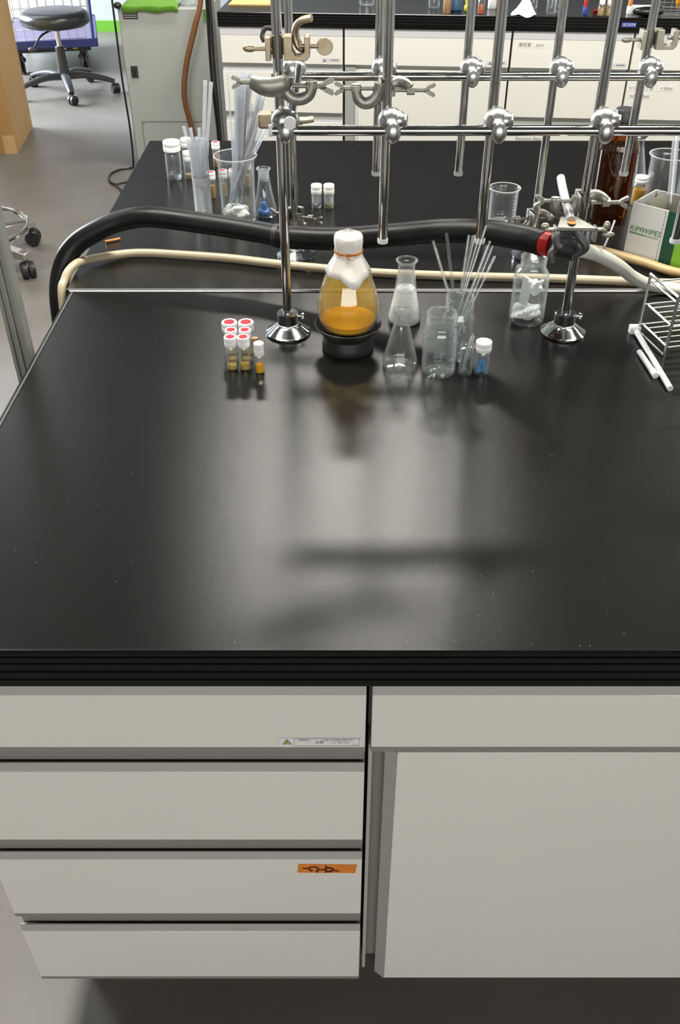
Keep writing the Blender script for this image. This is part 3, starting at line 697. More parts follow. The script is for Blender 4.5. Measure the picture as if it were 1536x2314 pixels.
# ---- threaded wide-mouth jars
def jar(label, x, y, rb, h, rm):
    t = thing('glass_jar', label, 'jar', (x, y, Z))
    p = [(0, .0035), (rb * .70, .0030), (rb * .88, 0), (rb * .97, .0020), (rb, .0060), (rb, h * .60), (rb * .975, h * .68), (rb * .90, h * .735), (rm * .98, h * .765), (rm * .95, h * .785)]
    z0, z1 = h * .80, h * .955
    for i in range(4):
        zz = z0 + (z1 - z0) * i / 4
        p += [(rm * .95, zz), (rm * 1.02, zz + (z1 - z0) * .10), (rm * .95, zz + (z1 - z0) * .20)]
    p += [(rm * .95, h * .965), (rm * .98, h * .985), (rm * .95, h)]
    lathe_obj('glass_body', shell(p, .0020), 'glass_pale', t, 40)
    lathe_obj('lip', [(rm * .94 + .0016 * math.cos(a), h - .0008 + .0014 * math.sin(a)) for a in [2 * PI * i / 8 for i in range(9)]], 'glass_pale', t, 32)
    lathe_obj('bottom_glass', [(0, .0035), (rb * .7, .0032), (rb * .92, .0065), (rb * .80, .0085), (0, .0070)], 'glass_pale', t, 32)
    return t
jar('empty wide-mouth glass jar with threaded neck, nearest of the two jars', .1370, 1.128, .0235, .0900, .0200)
t = jar('wide-mouth glass jar holding the fan of glass tubes', .1655, 1.172, .0225, .0920, .0195)
# ---- glass tubes
ORD = ['first', 'second', 'third', 'fourth', 'fifth', 'sixth', 'seventh', 'eighth', 'ninth', 'tenth', 'eleventh', 'twelfth']
def glass_tube(name, label, cat, p0, p1, r0, r1, group, m='glass_rod'):
    M, Ln = dir_matrix(p0, p1)
    wall = min(.0009, r1 * .35)
    prof = [(r0 * .55, 0), (r0, .0005), (r0, Ln * .30), (r1, Ln * .42), (r1, Ln), (r1 - wall, Ln), (r1 - wall, Ln * .42), (max(r0 - wall, .0002), Ln * .30), (r0 * .55, 0)]
    o = G().lathe(prof, seg=10).build(name, m, None, ang=60)
    o.matrix_world = M
    tag(o, label, cat, group)
    return o
tops = [(.126, 1.20, .960), (.1305, 1.207, .948), (.144, 1.205, .969), (.176, 1.215, .962), (.180, 1.205, .9655), (.184, 1.212, .964), (.188, 1.205, .962), (.1975, 1.21, .9775), (.204, 1.205, .958), (.2075, 1.20, .953), (.200, 1.195, .955), (.212, 1.2, .939)]
tops.sort(key=lambda p: p[0])
for i, p in enumerate(tops):
    a = 2 * PI * i / len(tops)
    dx = (p[0] - .160) * .25
    b = (.1655 - dx + .006 * math.cos(a), 1.172 + .008 * math.sin(a), Z + .0095 + .0001 * i)
    glass_tube('glass_tube', ORD[i] + ' from the left of the thin glass tubes fanning out of the jar', 'glass tube', b, p, .0016, .0021, 'glass tubes fanned out of the jar', 'glass')
# ---- small vials
def vial(label, x, y, r, h, caph, capr, capm, fill=None, fillh=0.0, group=None, sept=False, glassm='glass', ribs=True, name='glass_vial', sub=True):
    t = thing(name, label, 'vial', (x, y, Z), 0, group)
    hb = h - caph
    lathe_obj('glass_body', shell([(0, .0012), (r * .80, .0006), (r * .95, 0), (r, .0015), (r, hb * .86), (r * .93, hb * .93), (r * .78, hb), (r * .76, hb + .002)], .0010), glassm, t, 24)
    if fill:
        lathe_obj('contents', [(0, .0016), (r * .84, .0016), (r * .86, .003), (r * .86, fillh), (r * .60, fillh - .0012), (0, fillh - .0015)], fill, t, 20)
    c = lathe_obj('cap', [(0, hb - .001), (capr * .94, hb - .001), (capr, hb), (capr, h - caph * .52), (capr * .97, h - caph * .48), (capr * .99, h - caph * .42), (capr, h - .0012), (capr * .95, h)] + ([(capr * .70, h), (capr * .66, h - .0006), (0, h - .0006)] if sept else [(0, h)]), capm, t, 28)
    if sept:
        lathe_obj('septum', [(capr * .655, h - .0012), (capr * .655, h + .0001), (0, h + .0001)], 'septum_red', c, 24)
    return t
GV = 'red-septum vials clustered beside the rod foot'
for (x, y, r, h, cr, fl, fm, lab) in [
        (-.1510, 1.136, .0078, .0500, .0088, .007, 'residue_yellow', 'red-septum vial in the front pair, farther from the amber vial'),
        (-.1330, 1.136, .0078, .0500, .0088, .009, 'residue_yellow', 'red-septum vial in the front pair, beside the amber vial'),
        (-.1520, 1.157, .0078, .0500, .0088, .006, 'residue_yellow', 'red-septum vial in the middle pair, left one'),
        (-.1325, 1.157, .0078, .0500, .0088, .006, 'residue_yellow', 'red-septum vial in the middle pair, right one'),
        (-.1565, 1.181, .0098, .0500, .0112, .004, 'residue_brown', 'wider red-septum vial in the back pair, left one'),
        (-.1330, 1.181, .0098, .0500, .0112, .004, 'residue_brown', 'wider red-septum vial in the back pair, nearest the rod foot')]:
    vial(lab, x, y, r, h, .0135, cr, 'cap_frosted', fm, fl, GV, True)
vial('small white-capped vial of amber liquid beside the red-septum vials', -.1115, 1.126, .0066, .0455, .0175, .0072, 'plastic_white', 'liquid_amber', .0125)
t = vial('thin vial with brown cork behind the amber vial', -.1185, 1.148, .0045, .0420, .012, .0046, 'cork_brown')
t = vial('white-capped vial holding blue rubber pieces', .1965, 1.124, .0098, .0490, .0130, .0113, 'plastic_white')
for i, (dx, dy, l) in enumerate([(-.0035, -.003, -.2), (.0032, -.0025, .15)]):
    o = tag(G().tube([(dx * 1.3, dy, 0), (dx * .4, dy * .2 + .002, .0175)], .0029, 10, smooth=False).build('blue_bung', 'blue_light', None), ['blue rubber piece leaning in the vial, left one', 'blue rubber piece leaning in the vial, right one'][i], 'rubber piece', 'blue pieces in the vial')
    o.location = (.1965, 1.124, Z + .0030)
t = thing('glass_vial', 'open clear vial with tiny glass capillaries', 'vial', (.1745, 1.124, Z))
lathe_obj('glass_body', shell([(0, .0012), (.0075, .0006), (.0090, 0), (.0096, .0015), (.0096, .034), (.0090, .037), (.0090, .0395), (.0100, .0400), (.0100, .0440), (.0092, .0445)], .0011), 'glass', t, 28)
for i in range(6):
    a = 2 * PI * i / 6
    glass_tube('glass_capillary', 'tiny glass capillary standing in the open vial', 'capillary', (.1745 - .004 + .002 * math.cos(a), 1.124 + .003 * math.sin(a), Z + .0022 + .0002 * i), (.1805 + .0022 * math.cos(a), 1.126 + .003 * math.sin(a), Z + .0555 + .003 * math.sin(a * 2)), .0006, .0008, 'capillaries in the open vial')
# ---- bottle of crumpled white tissue
t = thing('glass_bottle', 'clear glass bottle stuffed with white tissue beside the right rod foot', 'bottle', (.2860, 1.289, Z))
lathe_obj('glass_body', shell([(0, .0025), (.022, .0015), (.0245, 0), (.0262, .003), (.0265, .008), (.0265, .068), (.0250, .077), (.0205, .0840), (.0190, .0870), (.0190, .0980), (.0200, .1000), (.0195, .1020)], .0018), 'glass_pale', t, 36)
def crumple(name, m, parent, c, r, seed, squash=(1, 1, 1), amp=.28):
    rnd = random.Random(seed); ph = [(rnd.uniform(2, 6), rnd.uniform(0, 6), rnd.uniform(0, 6)) for _ in range(8)]
    g = G(); g.ball(c, 1.0, 22, 16); vs = []
    for v in g.v:
        d = Vector(v) - Vector(c); n = d.normalized(); k = 0
        for f, a, b in ph: k += math.sin(f * n.x + a) * math.sin(f * n.y + b) * math.cos(f * n.z + a - b)
        d = n * r * (1 + amp * k * .6)
        vs.append((c[0] + d.x * squash[0], c[1] + d.y * squash[1], c[2] + max(d.z * squash[2], -r * squash[2])))
    g.v = vs
    return g.build(name, m, parent, ang=25)
crumple('tissue_wad', 'tissue_white', t, (-.002, 0, .0150), .0205, 3, (1.08, 1.0, .55), .16)
crumple('tissue_wad', 'tissue_white', t, (.008, .004, .0520), .0120, 5, (1.0, .9, 1.0), .25)
G().add([(-.016, -.004, .030), (-.004, -.012, .028), (.000, -.006, .066), (-.012, .002, .070), (-.014, .0, .0305), (-.003, -.008, .029), (.002, -.002, .066), (-.010, .006, .070)],
        [(0, 1, 2, 3), (7, 6, 5, 4), (0, 4, 5, 1), (1, 5, 6, 2), (2, 6, 7, 3), (3, 7, 4, 0)]).build('folded_paper', 'tissue_white', t, ang=20)
# ---- wire test-tube rack and the plastic tubes beside it
t = thing('wire_rack', 'chromed wire test-tube rack at the right bench end', 'rack', (.4635, 1.166, Z), math.radians(12.5))
WL, WD, WH = .20, .079, .094
def wire(pts, r=.0017, name='wire', m='wire_steel'): return G().tube(pts, r, 8, smooth=False).build(name, m, t)
for x in (0, WL):
    wire([(x, 0, .0), (x, 0, WH)], .0022, 'leg'); wire([(x, WD, 0), (x, WD, WH)], .0022, 'leg'); wire([(x, -.001, WH), (x, WD + .001, WH)], .0022, 'top_bar')
for z in (.083, .048, .016):
    for x in (.004, WL - .004): wire([(x, .002, z), (x, WD - .002, z)], .0016, 'end_rail')
    for y in (.002, WD - .002): wire([(0, y, z), (WL, y, z)], .0014, 'long_wire')
    if z < .08:
        for k in range(1, 5): wire([(.004, WD * k / 5, z), (WL, WD * k / 5, z)], .0012, 'long_wire')
wire([(.001, .0, .0035), (.001, WD, .0035)], .0017, 'foot_rail')
crumple('paper_tag', 'tissue_white', t, (.020, .015, .078), .010, 9, (1, .5, 1.2), .2)
t = thing('plastic_tube', 'long white plastic tube with a square end cap by the wire rack', 'tube', (.4415, 1.245, Z))
G().box(-.0085, .0075, -.006, .0060, 0, .0125).build('end_cap', 'plastic_white', t, bevel=.0015)
G().tube([(.000, -.006, .0062), (.0040, -.172, .0046)], .0042, 12, smooth=False).build('barrel', 'plastic_clearwhite', t)
t = thing('plastic_tube', 'short white plastic tube with a pinkish tip beside the long one', 'tube', (.4310, 1.178, Z))
G().tube([(0, 0, .0042), (.0035, -.058, .0042)], .0041, 12, smooth=False).build('barrel', 'plastic_clearwhite', t)
G().tube([(.0035, -.056, .0046), (.0044, -.070, .0046)], .0047, 12, smooth=False).build('tip', 'cap_frosted', t)

# ================================================================== things on the rear half of the bench
# big clear vial and its two neighbours
t = vial('large clear vial with a broad white cap at the bench corner', -.3480, 1.952, .0165, .0780, .0190, .0178, 'plastic_white', 'liquid_clear', .012)
text('cap_writing', '2Bp', .008, (0, 0, .0784), 'ink_grey', t, (0, 0, 0))
vial('small white-capped vial right of the large clear vial', -.3170, 1.955, .0098, .0560, .0200, .0105, 'plastic_white', 'liquid_pale', .010)
vial('small white-capped vial behind the large clear vial', -.3290, 2.020, .0105, .0640, .0180, .0115, 'plastic_white', 'liquid_clear', .012)
# red-septum vials behind the glass tubes
GR = 'red-septum vials among the tall glass tubes'
for (x, y, lab) in [(-.2560, 1.835, 'red-septum vial of brown powder behind the cylinder'), (-.2330, 1.845, 'red-septum vial of yellow powder left of the big beaker'), (-.2130, 1.850, 'red-septum vial seen through the big beaker wall'),
                    (-.2900, 2.010, 'red-septum vial behind the glass cylinder, farther back left'), (-.2680, 2.035, 'red-septum vial behind the glass cylinder, farther back right'), (-.1900, 1.900, 'red-septum vial behind the beaker of tubes')]:
    vial(lab, x, y, .0078, .0520, .0140, .0092, 'cap_frosted', 'residue_brown', .026, GR, True)
# plastic cylinder with pipettes
t = thing('measuring_cylinder', 'plastic measuring cylinder with a printed scale holding glass pipettes', 'cylinder', (-.2590, 1.722, Z))
lathe_obj('body', shell([(0, .003), (.0150, .002), (.0175, 0), (.0178, .004), (.0165, .008), (.0168, .135), (.0185, .142), (.0188, .144)], .0014), 'glass_plastic', t, 28)
lathe_obj('inner_sleeve', [(.0150, .063), (.0152, .078), (.0148, .079)], 'plastic_white', t, 24)
G().add([(.0050, -.0164, .004), (.0115, -.0126, .004), (.0115, -.0126, .072), (.0050, -.0164, .072)], [(0, 1, 2, 3)]).build('scale_strip', 'label_white', t)
G().add([(-.0140, -.0092, .004), (-.0095, -.0140, .004), (-.0095, -.0140, .072), (-.0140, -.0092, .072)], [(0, 1, 2, 3)]).build('back_strip', 'plastic_white', t)
g = G()
for i in range(11): g.box(-.0025, .0015 + .001 * (i % 2), -.0002, 0, -.03 + .0058 * i, -.0292 + .0058 * i)
o = g.build('scale_marks', 'ink_grey', t); o.location = (.0083, -.0148, .036); o.rotation_euler = (0, 0, math.atan2(.0038, .0065))
random.seed(11)
pts = [(-.283, 1.73, .966), (-.2715, 1.735, .962), (-.256, 1.735, .962), (-.236, 1.725, 1.044), (-.2265, 1.73, 1.040), (-.263, 1.74, .945), (-.248, 1.715, .950), (-.276, 1.72, .940), (-.243, 1.74, .935)]
pts.sort(key=lambda p: p[0])
for i, p in enumerate(pts):
    b = (-.259 - (p[0] + .259) * .25 + random.uniform(-.004, .004), 1.722 + random.uniform(-.006, .006), Z + .006 + .0003 * i)
    glass_tube('glass_pipette', ORD[i] + ' from the left of the glass pipettes in the measuring cylinder', 'pipette', b, p, .0018, .0033, 'pipettes in the measuring cylinder')
# big beaker full of pipettes
BX, BY = -.1900, 1.700
t = thing('beaker', 'tall glass beaker packed with a sheaf of glass tubes', 'beaker', (BX, BY, Z))
lathe_obj('glass_body', shell([(0, .002), (.026, .001), (.0290, 0), (.0315, .003), (.0322, .008), (.0330, .100), (.0345, .114), (.0385, .1225), (.0395, .1240)], .0014), 'glass', t, 44)
lathe_obj('rim', [(.0390 + .0012 * math.cos(a), .1240 + .0010 * math.sin(a)) for a in [2 * PI * i / 8 for i in range(9)]], 'glass_frost', t, 44)
crumple('tissue_wad', 'tissue_white', t, (-.004, -.002, .020), .0235, 21, (1.05, 1.0, .72), .12)
random.seed(5)
for i in range(34):
    u = random.random(); vv = random.uniform(-1, 1)
    top = Vector((-.163 + .030 * (u - .5) + .006 * vv, 1.712 + .016 * vv, 1.062 - .075 * random.random() ** 1.3))
    if u > .7: top.x += .014; top.z -= .02
    bot = Vector((BX - .016 + .022 * random.random(), BY + .016 * vv, Z + .036 + .0006 * i))
    glass_tube('glass_pipette', 'clear glass tube in the thick sheaf of the tall beaker', 'glass tube', bot, top, .0020, .0034, 'sheaf of glass tubes in the tall beaker')
glass_tube('glass_pipette', 'single upright thin glass rod at the left of the tall beaker', 'glass rod', (BX - .004, BY - .004, Z + .034), (-.1925, 1.695, 1.062), .0012, .0018, None)
glass_tube('glass_pipette', 'short glass tube standing between the rod and the sheaf in the beaker', 'glass tube', (BX - .002, BY + .004, Z + .036), (-.176, 1.70, .950), .0015, .0030, None)
# pair of small vials
for (x, lab, f) in ((-.0455, 'white-capped vial with bluish paper, left of the lone pair', 'liquid_clear'), (-.0215, 'white-capped vial with pale liquid, right of the lone pair', 'liquid_pale')):
    t = vial(lab, x, 1.778, .0098, .0460, .0175, .0106, 'plastic_white', f, .0075, 'pair of white-capped vials')
    lathe_obj('paper_insert', [(.0080, .0105), (.0080, .0270)], 'label_white', t, 20)
# small beaker
t = thing('beaker', 'small graduated glass beaker behind the hose on the right', 'beaker', (.3060, 1.706, Z))
lathe_obj('glass_body', shell([(0, .002), (.021, .001), (.0240, 0), (.0258, .003), (.0262, .008), (.0266, .056), (.0280, .0615), (.0295, .0640)], .0014), 'glass', t, 36)
lathe_obj('rim', [(.0290 + .0010 * math.cos(a), .0640 + .0008 * math.sin(a)) for a in [2 * PI * i / 8 for i in range(9)]], 'glass_frost', t, 36)
g = G()
for i in range(7):
    for k in range(3 if i % 2 else 6):
        a = -.95 + .06 * k
        g.box(.0267 * math.cos(a) - .0004, .0267 * math.cos(a) + .0004, .0267 * math.sin(a) - .0003, .0267 * math.sin(a) + .0003, .016 + .006 * i, .0168 + .006 * i)
g.build('scale_marks', 'plastic_white', t)
# amber reagent bottle
t = thing('amber_bottle', 'tall brown glass reagent bottle behind the clamp', 'bottle', (.5080, 1.716, Z))
lathe_obj('glass_body', [(0, .003), (.030, 0), (.0335, .002), (.0348, .007), (.0350, .128), (.0335, .142), (.0275, .156), (.0190, .1660), (.0150, .1700), (.0145, .1760), (.0165, .1770), (.0165, .1800), (.0150, .1810)], 'amber_glass', t, 40)
lathe_obj('cap', [(.0165, .1790), (.0180, .1800), (.0180, .1980), (.0165, .2000), (0, .2000)], 'stool_plastic', t, 28)
G().add([(.0351 * math.cos(a), .0351 * math.sin(a), z) for z in (.030, .100) for a in [-.15 + .9 * i / 8 for i in range(9)]], [(i, i + 1, i + 10, i + 9) for i in range(8)]).build('label', 'carton_side', t)
# carton, white-green
yaw = math.atan2(1.488 - 1.530, .541 - .493)
t = thing('wipes_carton', 'white and green open cardboard carton with slanted green lettering', 'carton', (.4930, 1.530, Z), yaw)
CL, CW, CH = .165, .085, .098
g = G()
def cface(x0, x1, m, y=0.0): g.m = m; g.box(x0, x1, y, y + .002, 0, CH)
cface(0, .064, 0); cface(.064, .086, 1); cface(.086, CL, 2)
g.m = 0; g.box(0, .002, .002, CW, 0, CH); g.m = 2; g.box(CL - .002, CL, .002, CW, 0, CH); g.m = 0; g.box(.002, CL - .002, CW - .002, CW, 0, CH); g.m = 3; g.box(.002, CL - .002, .002, CW - .002, 0, .003)
g.build('panels', ['carton_white', 'carton_darkgreen', 'carton_lime', 'carton_side'], t)
text('lettering', 'KIMWIPES', .0132, (.0300, -.0006, .0560), 'print_green', t, (PI / 2, 0, 0), .35, 'CENTER', .95)
g = G(); g.prism([(.0040, .0475), (.0310, .0475), (.0310, .0490), (.0040, .0500)], -.0006, 0); g.prism([(.0310, .0480), (.0555, .0480), (.0555, .0486), (.0310, .0487)], -.0006, 0); g.build('underline', 'print_green', t)
g = G()
for i in range(14): g.box(.0592, .0598, -.0006, 0, .004 + .0067 * i, .0085 + .0067 * i)
g.build('perforation', 'ink_grey', t)
# glassware inside and behind the carton
def in_carton(lx, ly): return Vector((.493 + lx * math.cos(yaw) - ly * math.sin(yaw), 1.530 + lx * math.sin(yaw) + ly * math.cos(yaw), Z))
c = in_carton(.075, .045)
glass_tube('plastic_pipette', 'red-striped plastic pipette leaning in the carton', 'pipette', c + Vector((-.010, -.012, .006)), (.5830, 1.55, .945), .0022, .0042, None, 'red_plastic')
glass_tube('glass_tube', 'wide clear glass tube slanting out of the carton', 'glass tube', c + Vector((-.014, .008, .006)), (.5560, 1.575, .998), .004, .0060, None, 'glass_rod')
t = thing('sample_tube', 'clear ridged sample tube standing in the carton', 'tube', c + Vector((.016, .0, .0045)))
pp = [(0, 0), (.009, 0), (.0105, .003), (.0105, .060)]
for i in range(5): pp += [(.0105, .062 + .006 * i), (.0120, .063 + .006 * i), (.0120, .065 + .006 * i), (.0105, .066 + .006 * i)]
pp += [(.0105, .110), (.0125, .114)]
lathe_obj('glass_body', shell(pp, .001), 'glass_pale', t, 24)
t = thing('sample_tube', 'greyish paper disc leaning behind the carton front', 'filter paper', c + Vector((-.030, .022, .004)))
G().lathe([(0, -.0006), (.042, -.0006), (.0425, 0), (.042, .0006), (0, .0006)], M=Matrix.Translation((.006, .0, .0600)) @ Matrix.Rotation(-.70, 4, 'Z') @ Matrix.Rotation(PI / 2 - .25, 4, 'X'), seg=40).build('disc', 'carton_side', t)
t.name = 'filter_paper'
t = thing('beaker', 'wide glass beaker behind the carton at the picture edge', 'beaker', (.6330, 1.800, Z))
lathe_obj('glass_body', shell([(0, .002), (.028, .001), (.0310, 0), (.0330, .003), (.0338, .010), (.0342, .084), (.0360, .092), (.0385, .0960)], .0015), 'glass', t, 40)
lathe_obj('rim', [(.0382 + .0011 * math.cos(a), .0960 + .0010 * math.sin(a)) for a in [2 * PI * i / 8 for i in range(9)]], 'glass_frost', t, 40)
t = vial('squat vial of bright orange liquid behind the amber bottle', .5880, 1.800, .0140, .055, .012, .0125, 'plastic_white', 'liquid_orange', .030)
t, _ = conical('foil-topped conical flask behind the amber bottle', .6080, 1.930, .0300, .0980, .0125)
crumple('foil_cap', 'foil', t, (0, 0, .098), .0185, 31, (1.0, 1.0, .55), .2)

# ================================================================== far bench along the aisle
FR = math.radians(-4.5); FO = Vector((-.466, 3.888, 0.0))
wt3 = worktop('worktop', 'black worktop of the far bench crowded with bottles', 0, 3.6, 0, .75, .05, True, FR, tuple(FO))
def far_at(u, v=0.0, z=0.0): return (FO.x + u * math.cos(FR) - v * math.sin(FR), FO.y + u * math.sin(FR) + v * math.cos(FR), z)
def far_unit(label, u0, u1, kind):
    t = thing('far_cabinet', label, 'cabinet', far_at(u0), FR, 'white cabinets of the far bench')
    W = u1 - u0
    G().box(.002, W - .002, .045, .72, .10, .7485).build('body', 'gap_brown', t)
    G().box(.01, W - .01, .10, .70, 0, .0995).build('kick_board', 'kick_dark', t)
    G().box(.004, W - .004, .010, .05, .722, .7480).build('top_rail', 'label_white', t)
    ds = []
    rows = [(.722, .622), (.591, .443), (.405, .265), (.232, .11)] if kind == 'drawers' else [(.722, .622)]
    for a, b in rows:
        d = G().box(.004, W - .004, .012, .030, b, a).build('drawer', 'far_cabinet_white', t, bevel=.001)
        G().box(.004, W - .004, .018, .030, a, a + .010).build('pull_strip', 'label_white', d)
        ds.append(d)
    G().box(.004, W - .004, .032, .046, .105, .620).build('grip_back', 'machine_grey', t)
    if kind != 'drawers':
        G().box(.006, .045, .020, .034, .11, .612).build('stile', 'machine_grey', t)
        d = G().box(.060, W - .004, .008, .026, .11, .606).build('door', 'far_cabinet_white', t, bevel=.001); ds.append(d)
        G().box(.046, .0598, .010, .026, .11, .606).build('pull_strip', 'label_white', d)
    # small safety label on the top drawer
    lb = G(); lb.box(W - .085, W - .012, .0112, .0118, .630, .645); lb.m = 1
    lb.prism([(W - .080, .632), (W - .068, .632), (W - .074, .642)], .0106, .0111); lb.box(W - .050, W - .020, .0106, .0111, .636, .639)
    lb.build('warning_label', ['label_white', 'ink_grey'], ds[0])
    return t, ds
EDG = [0, .4805, 1.1180, 1.570, 2.2, 2.9]
far_unit('far bench drawer unit beside the grey machine', EDG[0], EDG[1], 'drawers')
far_unit('far bench door unit behind the second rods', EDG[1], EDG[2], 'door')
_, d3 = far_unit('far bench drawer unit with printed Japanese joint label', EDG[2], EDG[3], 'drawers')
_, d4 = far_unit('far bench drawer unit with printed flask labels at the picture edge', EDG[3], EDG[4], 'drawers')
far_unit('far bench door unit past the picture edge', EDG[4], EDG[5], 'door')
def sticker(par, x0, x1, z0, z1, body, size):
    G().box(x0, x1, .0110, .0117, z0, z1).build('sticker', 'sticker_white', par)
    text('sticker_print', body, size, ((x0 + x1) / 2, .0104, (z0 + z1) / 2), 'ink_grey', par)
sticker(d3[0], .022, .078, .692, .712, '連結管', .016); sticker(d3[0], .082, .130, .692, .712, 'Joint', .015)
sticker(d3[2], .03, .18, .352, .372, 'Reaction flask', .018)
sticker(d4[1], .012, .105, .548, .568, 'シュレンク管', .0155); sticker(d4[1], .118, .190, .548, .568, '< 50ml', .016); sticker(d4[1], .012, .105, .520, .538, 'Schlenk flask', .0145)
b = G().box(1.512, 1.565, -.0016, -.0008, .770, .785).build('name_tape', 'label_blue', wt3)
text('tape_print', 'SCOOX', .013, (1.540, -.0020, .7775), 'ink_white', wt3)

# ---- things on the far bench
def far_vial(name, label, cat, px, py, r, h, bodym, capm, caph, fill=None, fillh=0):
    t = thing(name, label, cat, (px, py, Z))
    lathe_obj('body', shell([(0, .001), (r * .9, 0), (r, .003), (r, h * .8), (r * .75, h * .9), (r * .62, h)], .0015), bodym, t, 20)
    if fill: lathe_obj('contents', [(0, .002), (r * .85, .002), (r * .85, fillh), (0, fillh)], fill, t, 16)
    if caph: lathe_obj('cap', [(0, h - .004), (r * .8, h - .004), (r * .8, h + caph), (r * .72, h + caph + .002), (0, h + caph + .002)], capm, t, 20)
    return t
o = G().box(-.085, .085, 0, .12, 0, .003).build('paper_sheet', 'sheet_yellow'); o.location = (-.352, 4.03, Z); o.rotation_euler = (0, 0, FR); tag(o, 'yellow paper folder lying on the far bench end', 'paper')
far_vial('glass_dish', 'clear squat glass behind the second rod pair on the far bench', 'glass', .105, 4.04, .030, .05, 'glass_pale', 'plastic_white', 0)
far_vial('glass_bottle', 'clear glass bottle at the front of the far bench', 'bottle', .362, 3.975, .022, .08, 'glass_pale', 'plastic_white', .02)
far_vial('cork_bottle', 'brown bottle with a label on the far bench', 'bottle', .4015, 3.862, .015, .06, 'cork_brown', 'plastic_white', .02)
far_vial('blue_bottle', 'dark blue plastic bottle on the far bench', 'bottle', .440, 3.93, .026, .09, 'bottle_blue', 'plastic_white', .02)
t = thing('pipette_bulb', 'yellow rubber bulb lying on the far bench', 'bulb', (.4775, 3.885, Z)); G().ball((0, 0, .014), (.010, .012, .014), 14, 10).build('bulb', 'bulb_yellow', t); G().tube([(0, .0, .025), (-.004, .004, .042)], .004, 8).build('neck', 'bulb_yellow', t)
far_vial('glass_vial', 'vial of orange-red liquid on the far bench', 'vial', .5275, 3.845, .0135, .055, 'glass_pale', 'plastic_white', .015, 'liquid_red', .028)
far_vial('label_bottle', 'pale pink labelled bottle on the far bench', 'bottle', .5850, 3.965, .017, .06, 'cap_frosted', 'plastic_white', .015)
far_vial('red_bottle', 'dark red bottle between the front rods on the far bench', 'bottle', .5985, 3.845, .015, .07, 'bottle_darkred', 'plastic_white', .015)
t = thing('tissue', 'white crumpled tissue peak on the far bench edge', 'tissue', (.688, 3.830, Z))
def peak(a, j, r, z): return r * (1 + .16 * math.sin(3 * a + j) + .08 * math.sin(7 * a + 2 * j)), z + (.004 * math.sin(5 * a) if j > 1 else 0)
g = G(); g.lathe([(0, .060), (.010, .056), (.020, .038), (.032, .018), (.045, .004), (.043, .001)], seg=26, wob=peak); g.build('folds', 'tissue_white', t, ang=20)
for i, (x, y, lab) in enumerate([(.790, 3.85, 'clear glass bottle left of the third rod on the far bench'), (.825, 3.88, 'clear glass bottle right of the third rod on the far bench'), (.740, 3.96, 'clear glass bottle behind the white tissue')]):
    far_vial('glass_bottle', lab, 'bottle', x, y, .018, .075, 'glass_pale', ['plastic_white', 'cap_frosted', 'stool_plastic'][i], .02)
far_vial('color_vial', 'small bottle with red top and violet base on the far bench', 'bottle', .914, 3.835, .009, .030, 'label_blue', 'red_plastic', .02)
o = G().tube([(0, 0, .004), (.035, .045, .004)], .004, 8, smooth=False).build('red_marker', 'septum_red'); o.location = (.955, 3.875, Z); tag(o, 'red marker pen lying on the far bench', 'pen')
for i, (x, y, lab) in enumerate([(.969, 3.812, 'brown vial with white cap, first of three on the far bench'), (.996, 3.806, 'brown vial with white cap, middle of three on the far bench'), (1.022, 3.812, 'brown vial with white cap, last of three on the far bench')]):
    far_vial('brown_vial', lab, 'vial', x, y, .0135, .042, 'glass_pale', 'plastic_white', .028, 'residue_brown', .030)['group'] = 'white-capped vials on the far bench'
far_vial('orange_bottle', 'small orange-topped bottle on the far bench', 'bottle', 1.083, 3.85, .010, .030, 'plastic_white', 'band_orange', .025)
t = thing('glasses_case', 'black spectacle case under a white strip on the far bench', 'case', (1.140, 3.800, Z), FR)
G().ball((0, 0, .016), (.058, .024, .016), 22, 12).build('shell', 'black_gloss', t)
G().box(-.048, .036, .038, .075, .0, .026).build('white_strip', 'plastic_white', t, bevel=.003)
t = thing('wire_basket', 'steel wire basket with a yellow funnel on the far bench', 'basket', (1.245, 3.80, Z), FR)
for z in (.004, .03, .06):
    G().tube([(-.05, 0, z), (.09, 0, z), (.09, .10, z), (-.05, .10, z), (-.05, 0, z)], .002, 6, smooth=False).build('rim_wire', 'wire_steel', t)
for k in range(6): G().tube([(-.05 + .028 * k, 0, .002), (-.05 + .028 * k, 0, .06)], .0015, 6, smooth=False).build('upright_wire', 'wire_steel', t)
lathe_obj('yellow_funnel', [(.004, .018), (.008, .025), (.014, .05), (.014, .06)], 'liquid_orange', t, 16).location = (.012, .04, 0)

# ================================================================== left background
# grey machine cabinet beside the far bench
t = thing('grey_machine', 'grey metal machine cabinet with a green cloth on top', 'machine', (-.996, 4.60, 0))
MW, MH = .415, .70
G().box(0, MW, 0, .42, .02, MH).build('body', 'machine_grey', t, bevel=.006)
G().box(.03, MW - .03, .03, .38, 0, .0195).build('plinth', 'kick_dark', t)
g = G(); g.box(.022, .088, -.002, 0, .656, .690); g.m = 1
for i in range(3): g.box(.026, .084, -.0035, -.002, .662 + .009 * i, .665 + .009 * i)
g.build('display_grille', ['stool_plastic', 'machine_grey'], t)
sw = G().box(.026, .058, -.003, 0, .412, .462).build('switch_plate', 'stool_plastic', t); G().box(.036, .048, -.009, -.003, .425, .450).build('rocker', 'castor_black', sw, bevel=.001)
g = G()
for (a, b, c_, d) in ((.045, .36, .216, .219), (.045, .048, .05, .216), (.357, .36, .05, .216)): g.box(a, b, -.0012, 0, c_, d)
g.build('hatch_seam', 'machine_line', t); G().lathe([(0, 0), (.004, 0), (.003, .003), (0, .003)], M=Matrix.Translation((.054, 0, .208)) @ Matrix.Rotation(PI / 2, 4, 'X'), seg=10).build('hatch_screw', 'machine_line', t)
